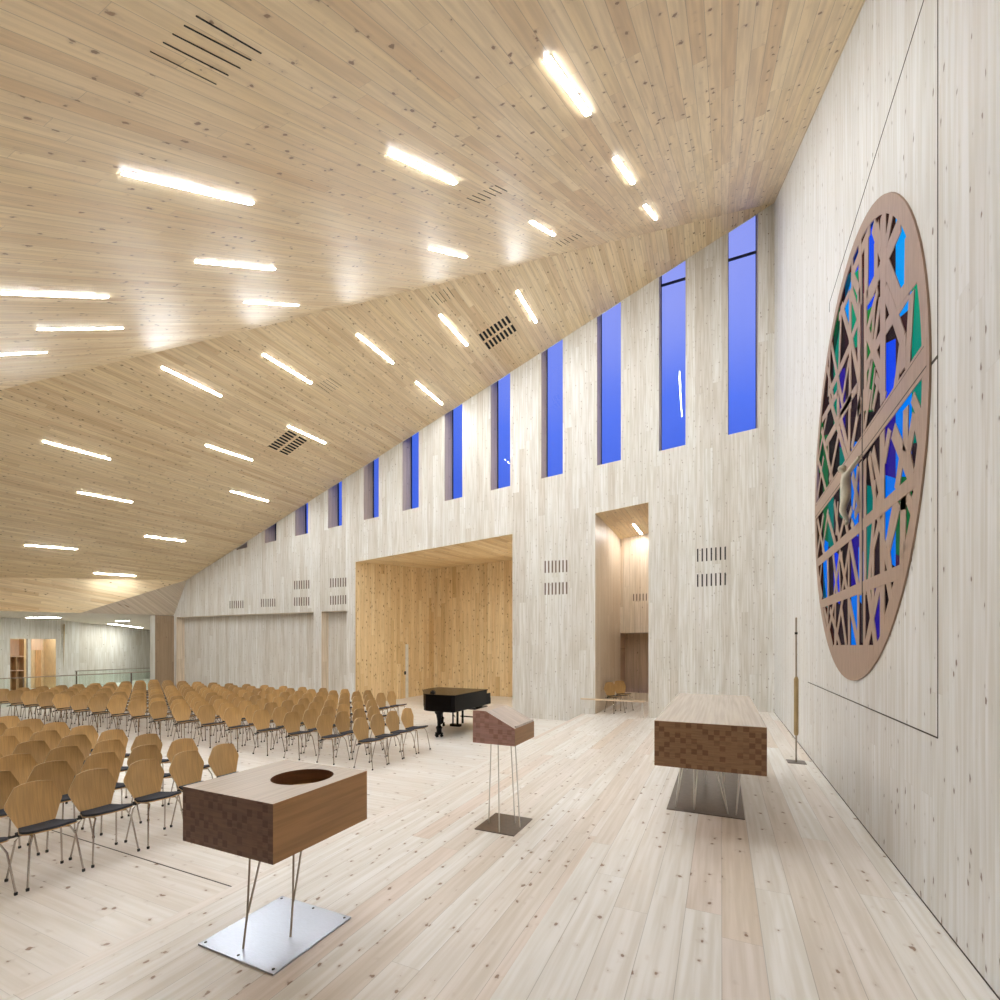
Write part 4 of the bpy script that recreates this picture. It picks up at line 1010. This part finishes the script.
# ------------------------------------------------------------------ grand piano (local: tail at -y, keyboard at +y)
pn = thing('grand_piano', 'black grand piano with closed lid beside the chairs before the alcove', 'piano', (-5.40, 9.30, ZL))
L = 1.62
def outline(off=0.0):
    pts = [(0+off, -0.0-off), (0+off, L+off), (-1.44-off, L+off), (-1.46-off, L-0.25)]
    curve = [(-1.45, 1.05), (-1.38, 0.80), (-1.22, 0.58), (-1.08, 0.40), (-0.94, 0.22), (-0.87, 0.07), (-0.76, -0.02), (-0.62, -0.05), (-0.30, -0.05), (-0.08, -0.045)]
    return pts+[(x-off*0.7, y-off*0.7) for x, y in curve]
b = B(); prism(b, outline(), 0.62, 0.985); obj('case', b, M['lacquer'], pn, False, 0.01)
b = B(); prism(b, outline(0.015), 0.985, 1.008); obj('lid', b, M['lacquer'], pn, False, 0.004)
b = B(); box(b, -1.44, 0.0, L, L+0.22, 0.62, 0.78); obj('key_bed', b, M['lacquer'], pn, False, 0.008)
b = B(); box(b, -1.36, -0.08, L+0.02, L+0.16, 0.78, 0.795); obj('keys', b, M['ivory'], pn)
for x_ in (-1.44, -0.05):
    b = B(); box(b, x_, x_+0.05, L, L+0.20, 0.78, 0.90); obj('key_cheek', b, M['lacquer'], pn, False, 0.006)
def pleg(x, y):
    b = B(); lathe(b, [(0.05, 0.10), (0.045, 0.16), (0.06, 0.22), (0.032, 0.26), (0.035, 0.38), (0.055, 0.52), (0.08, 0.56), (0.09, 0.63)], (x, y), 16)
    for v_ in b.verts: v_.co.x = x+(v_.co.x-x)*1.3; v_.co.y = y+(v_.co.y-y)*1.3
    lg = obj('leg', b, M['lacquer'], pn, True)
    b = B(); box(b, x-0.09, x+0.09, y-0.03, y+0.03, 0.07, 0.10)
    for d in (-0.07, 0.07):
        b2 = []
        tube(b, [(x+d, y-0.02, 0.035), (x+d, y+0.02, 0.035)], 0.035, 12)
    tube(b, [(x, y-0.10, 0.03), (x, y-0.06, 0.03)], 0.03, 12)
    box(b, x-0.02, x+0.02, y-0.10, y+0.0, 0.05, 0.09)
    obj('caster', b, M['brass'] if False else M['lacquer'], lg)
pleg(-0.55, 0.22); pleg(-0.18, L-0.12); pleg(-1.28, L-0.12)
b = B(); box(b, -0.80, -0.775, L-0.38, L-0.34, 0.12, 0.66); box(b, -0.66, -0.635, L-0.38, L-0.34, 0.12, 0.66); box(b, -0.86, -0.58, L-0.40, L-0.28, 0.07, 0.13)
tube(b, [(-0.72, L-0.36, 0.3), (-0.72, L-0.75, 0.65)], 0.008, 6); obj('pedal_lyre', b, M['lacquer'], pn)
for x_ in (-0.78, -0.72, -0.66):
    obj('pedal', box(B(), x_-0.012, x_+0.012, L-0.28, L-0.18, 0.075, 0.085), M['brass'], pn)
st = thing('piano_stool', 'low black padded stool tucked behind the grand piano', 'stool', (-6.05, 11.30, ZL))
obj('seat', box(B(), -0.40, 0.40, -0.18, 0.18, 0.43, 0.52), M['leather'], st, False, 0.02)
for x_ in (-0.35, 0.35):
    for y_ in (-0.14, 0.14):
        obj('leg', box(B(), x_-0.022, x_+0.022, y_-0.022, y_+0.022, 0, 0.435), M['lacquer'], st)
obj('stretcher', box(B(), -0.33, 0.33, -0.015, 0.015, 0.20, 0.23), M['lacquer'], st)
b = B(); box(b, -0.05, 0.05, -0.035, 0.035, 0, 0.035); box(b, -0.02, 0.03, -0.02, 0.02, 0.035, 0.06)
kb = set_props(obj('black_case', b, M['leather']), 'tiny black object lying on the tail of the piano lid', 'case'); kb.location = (-6.14, 9.55, ZL+1.0085)

# ------------------------------------------------------------------ view
S.view_settings.view_transform = 'Standard'; S.view_settings.look = 'None'
S.view_settings.gamma = 1; S.view_settings.use_curve_mapping = False
S.view_settings.exposure = 0.0
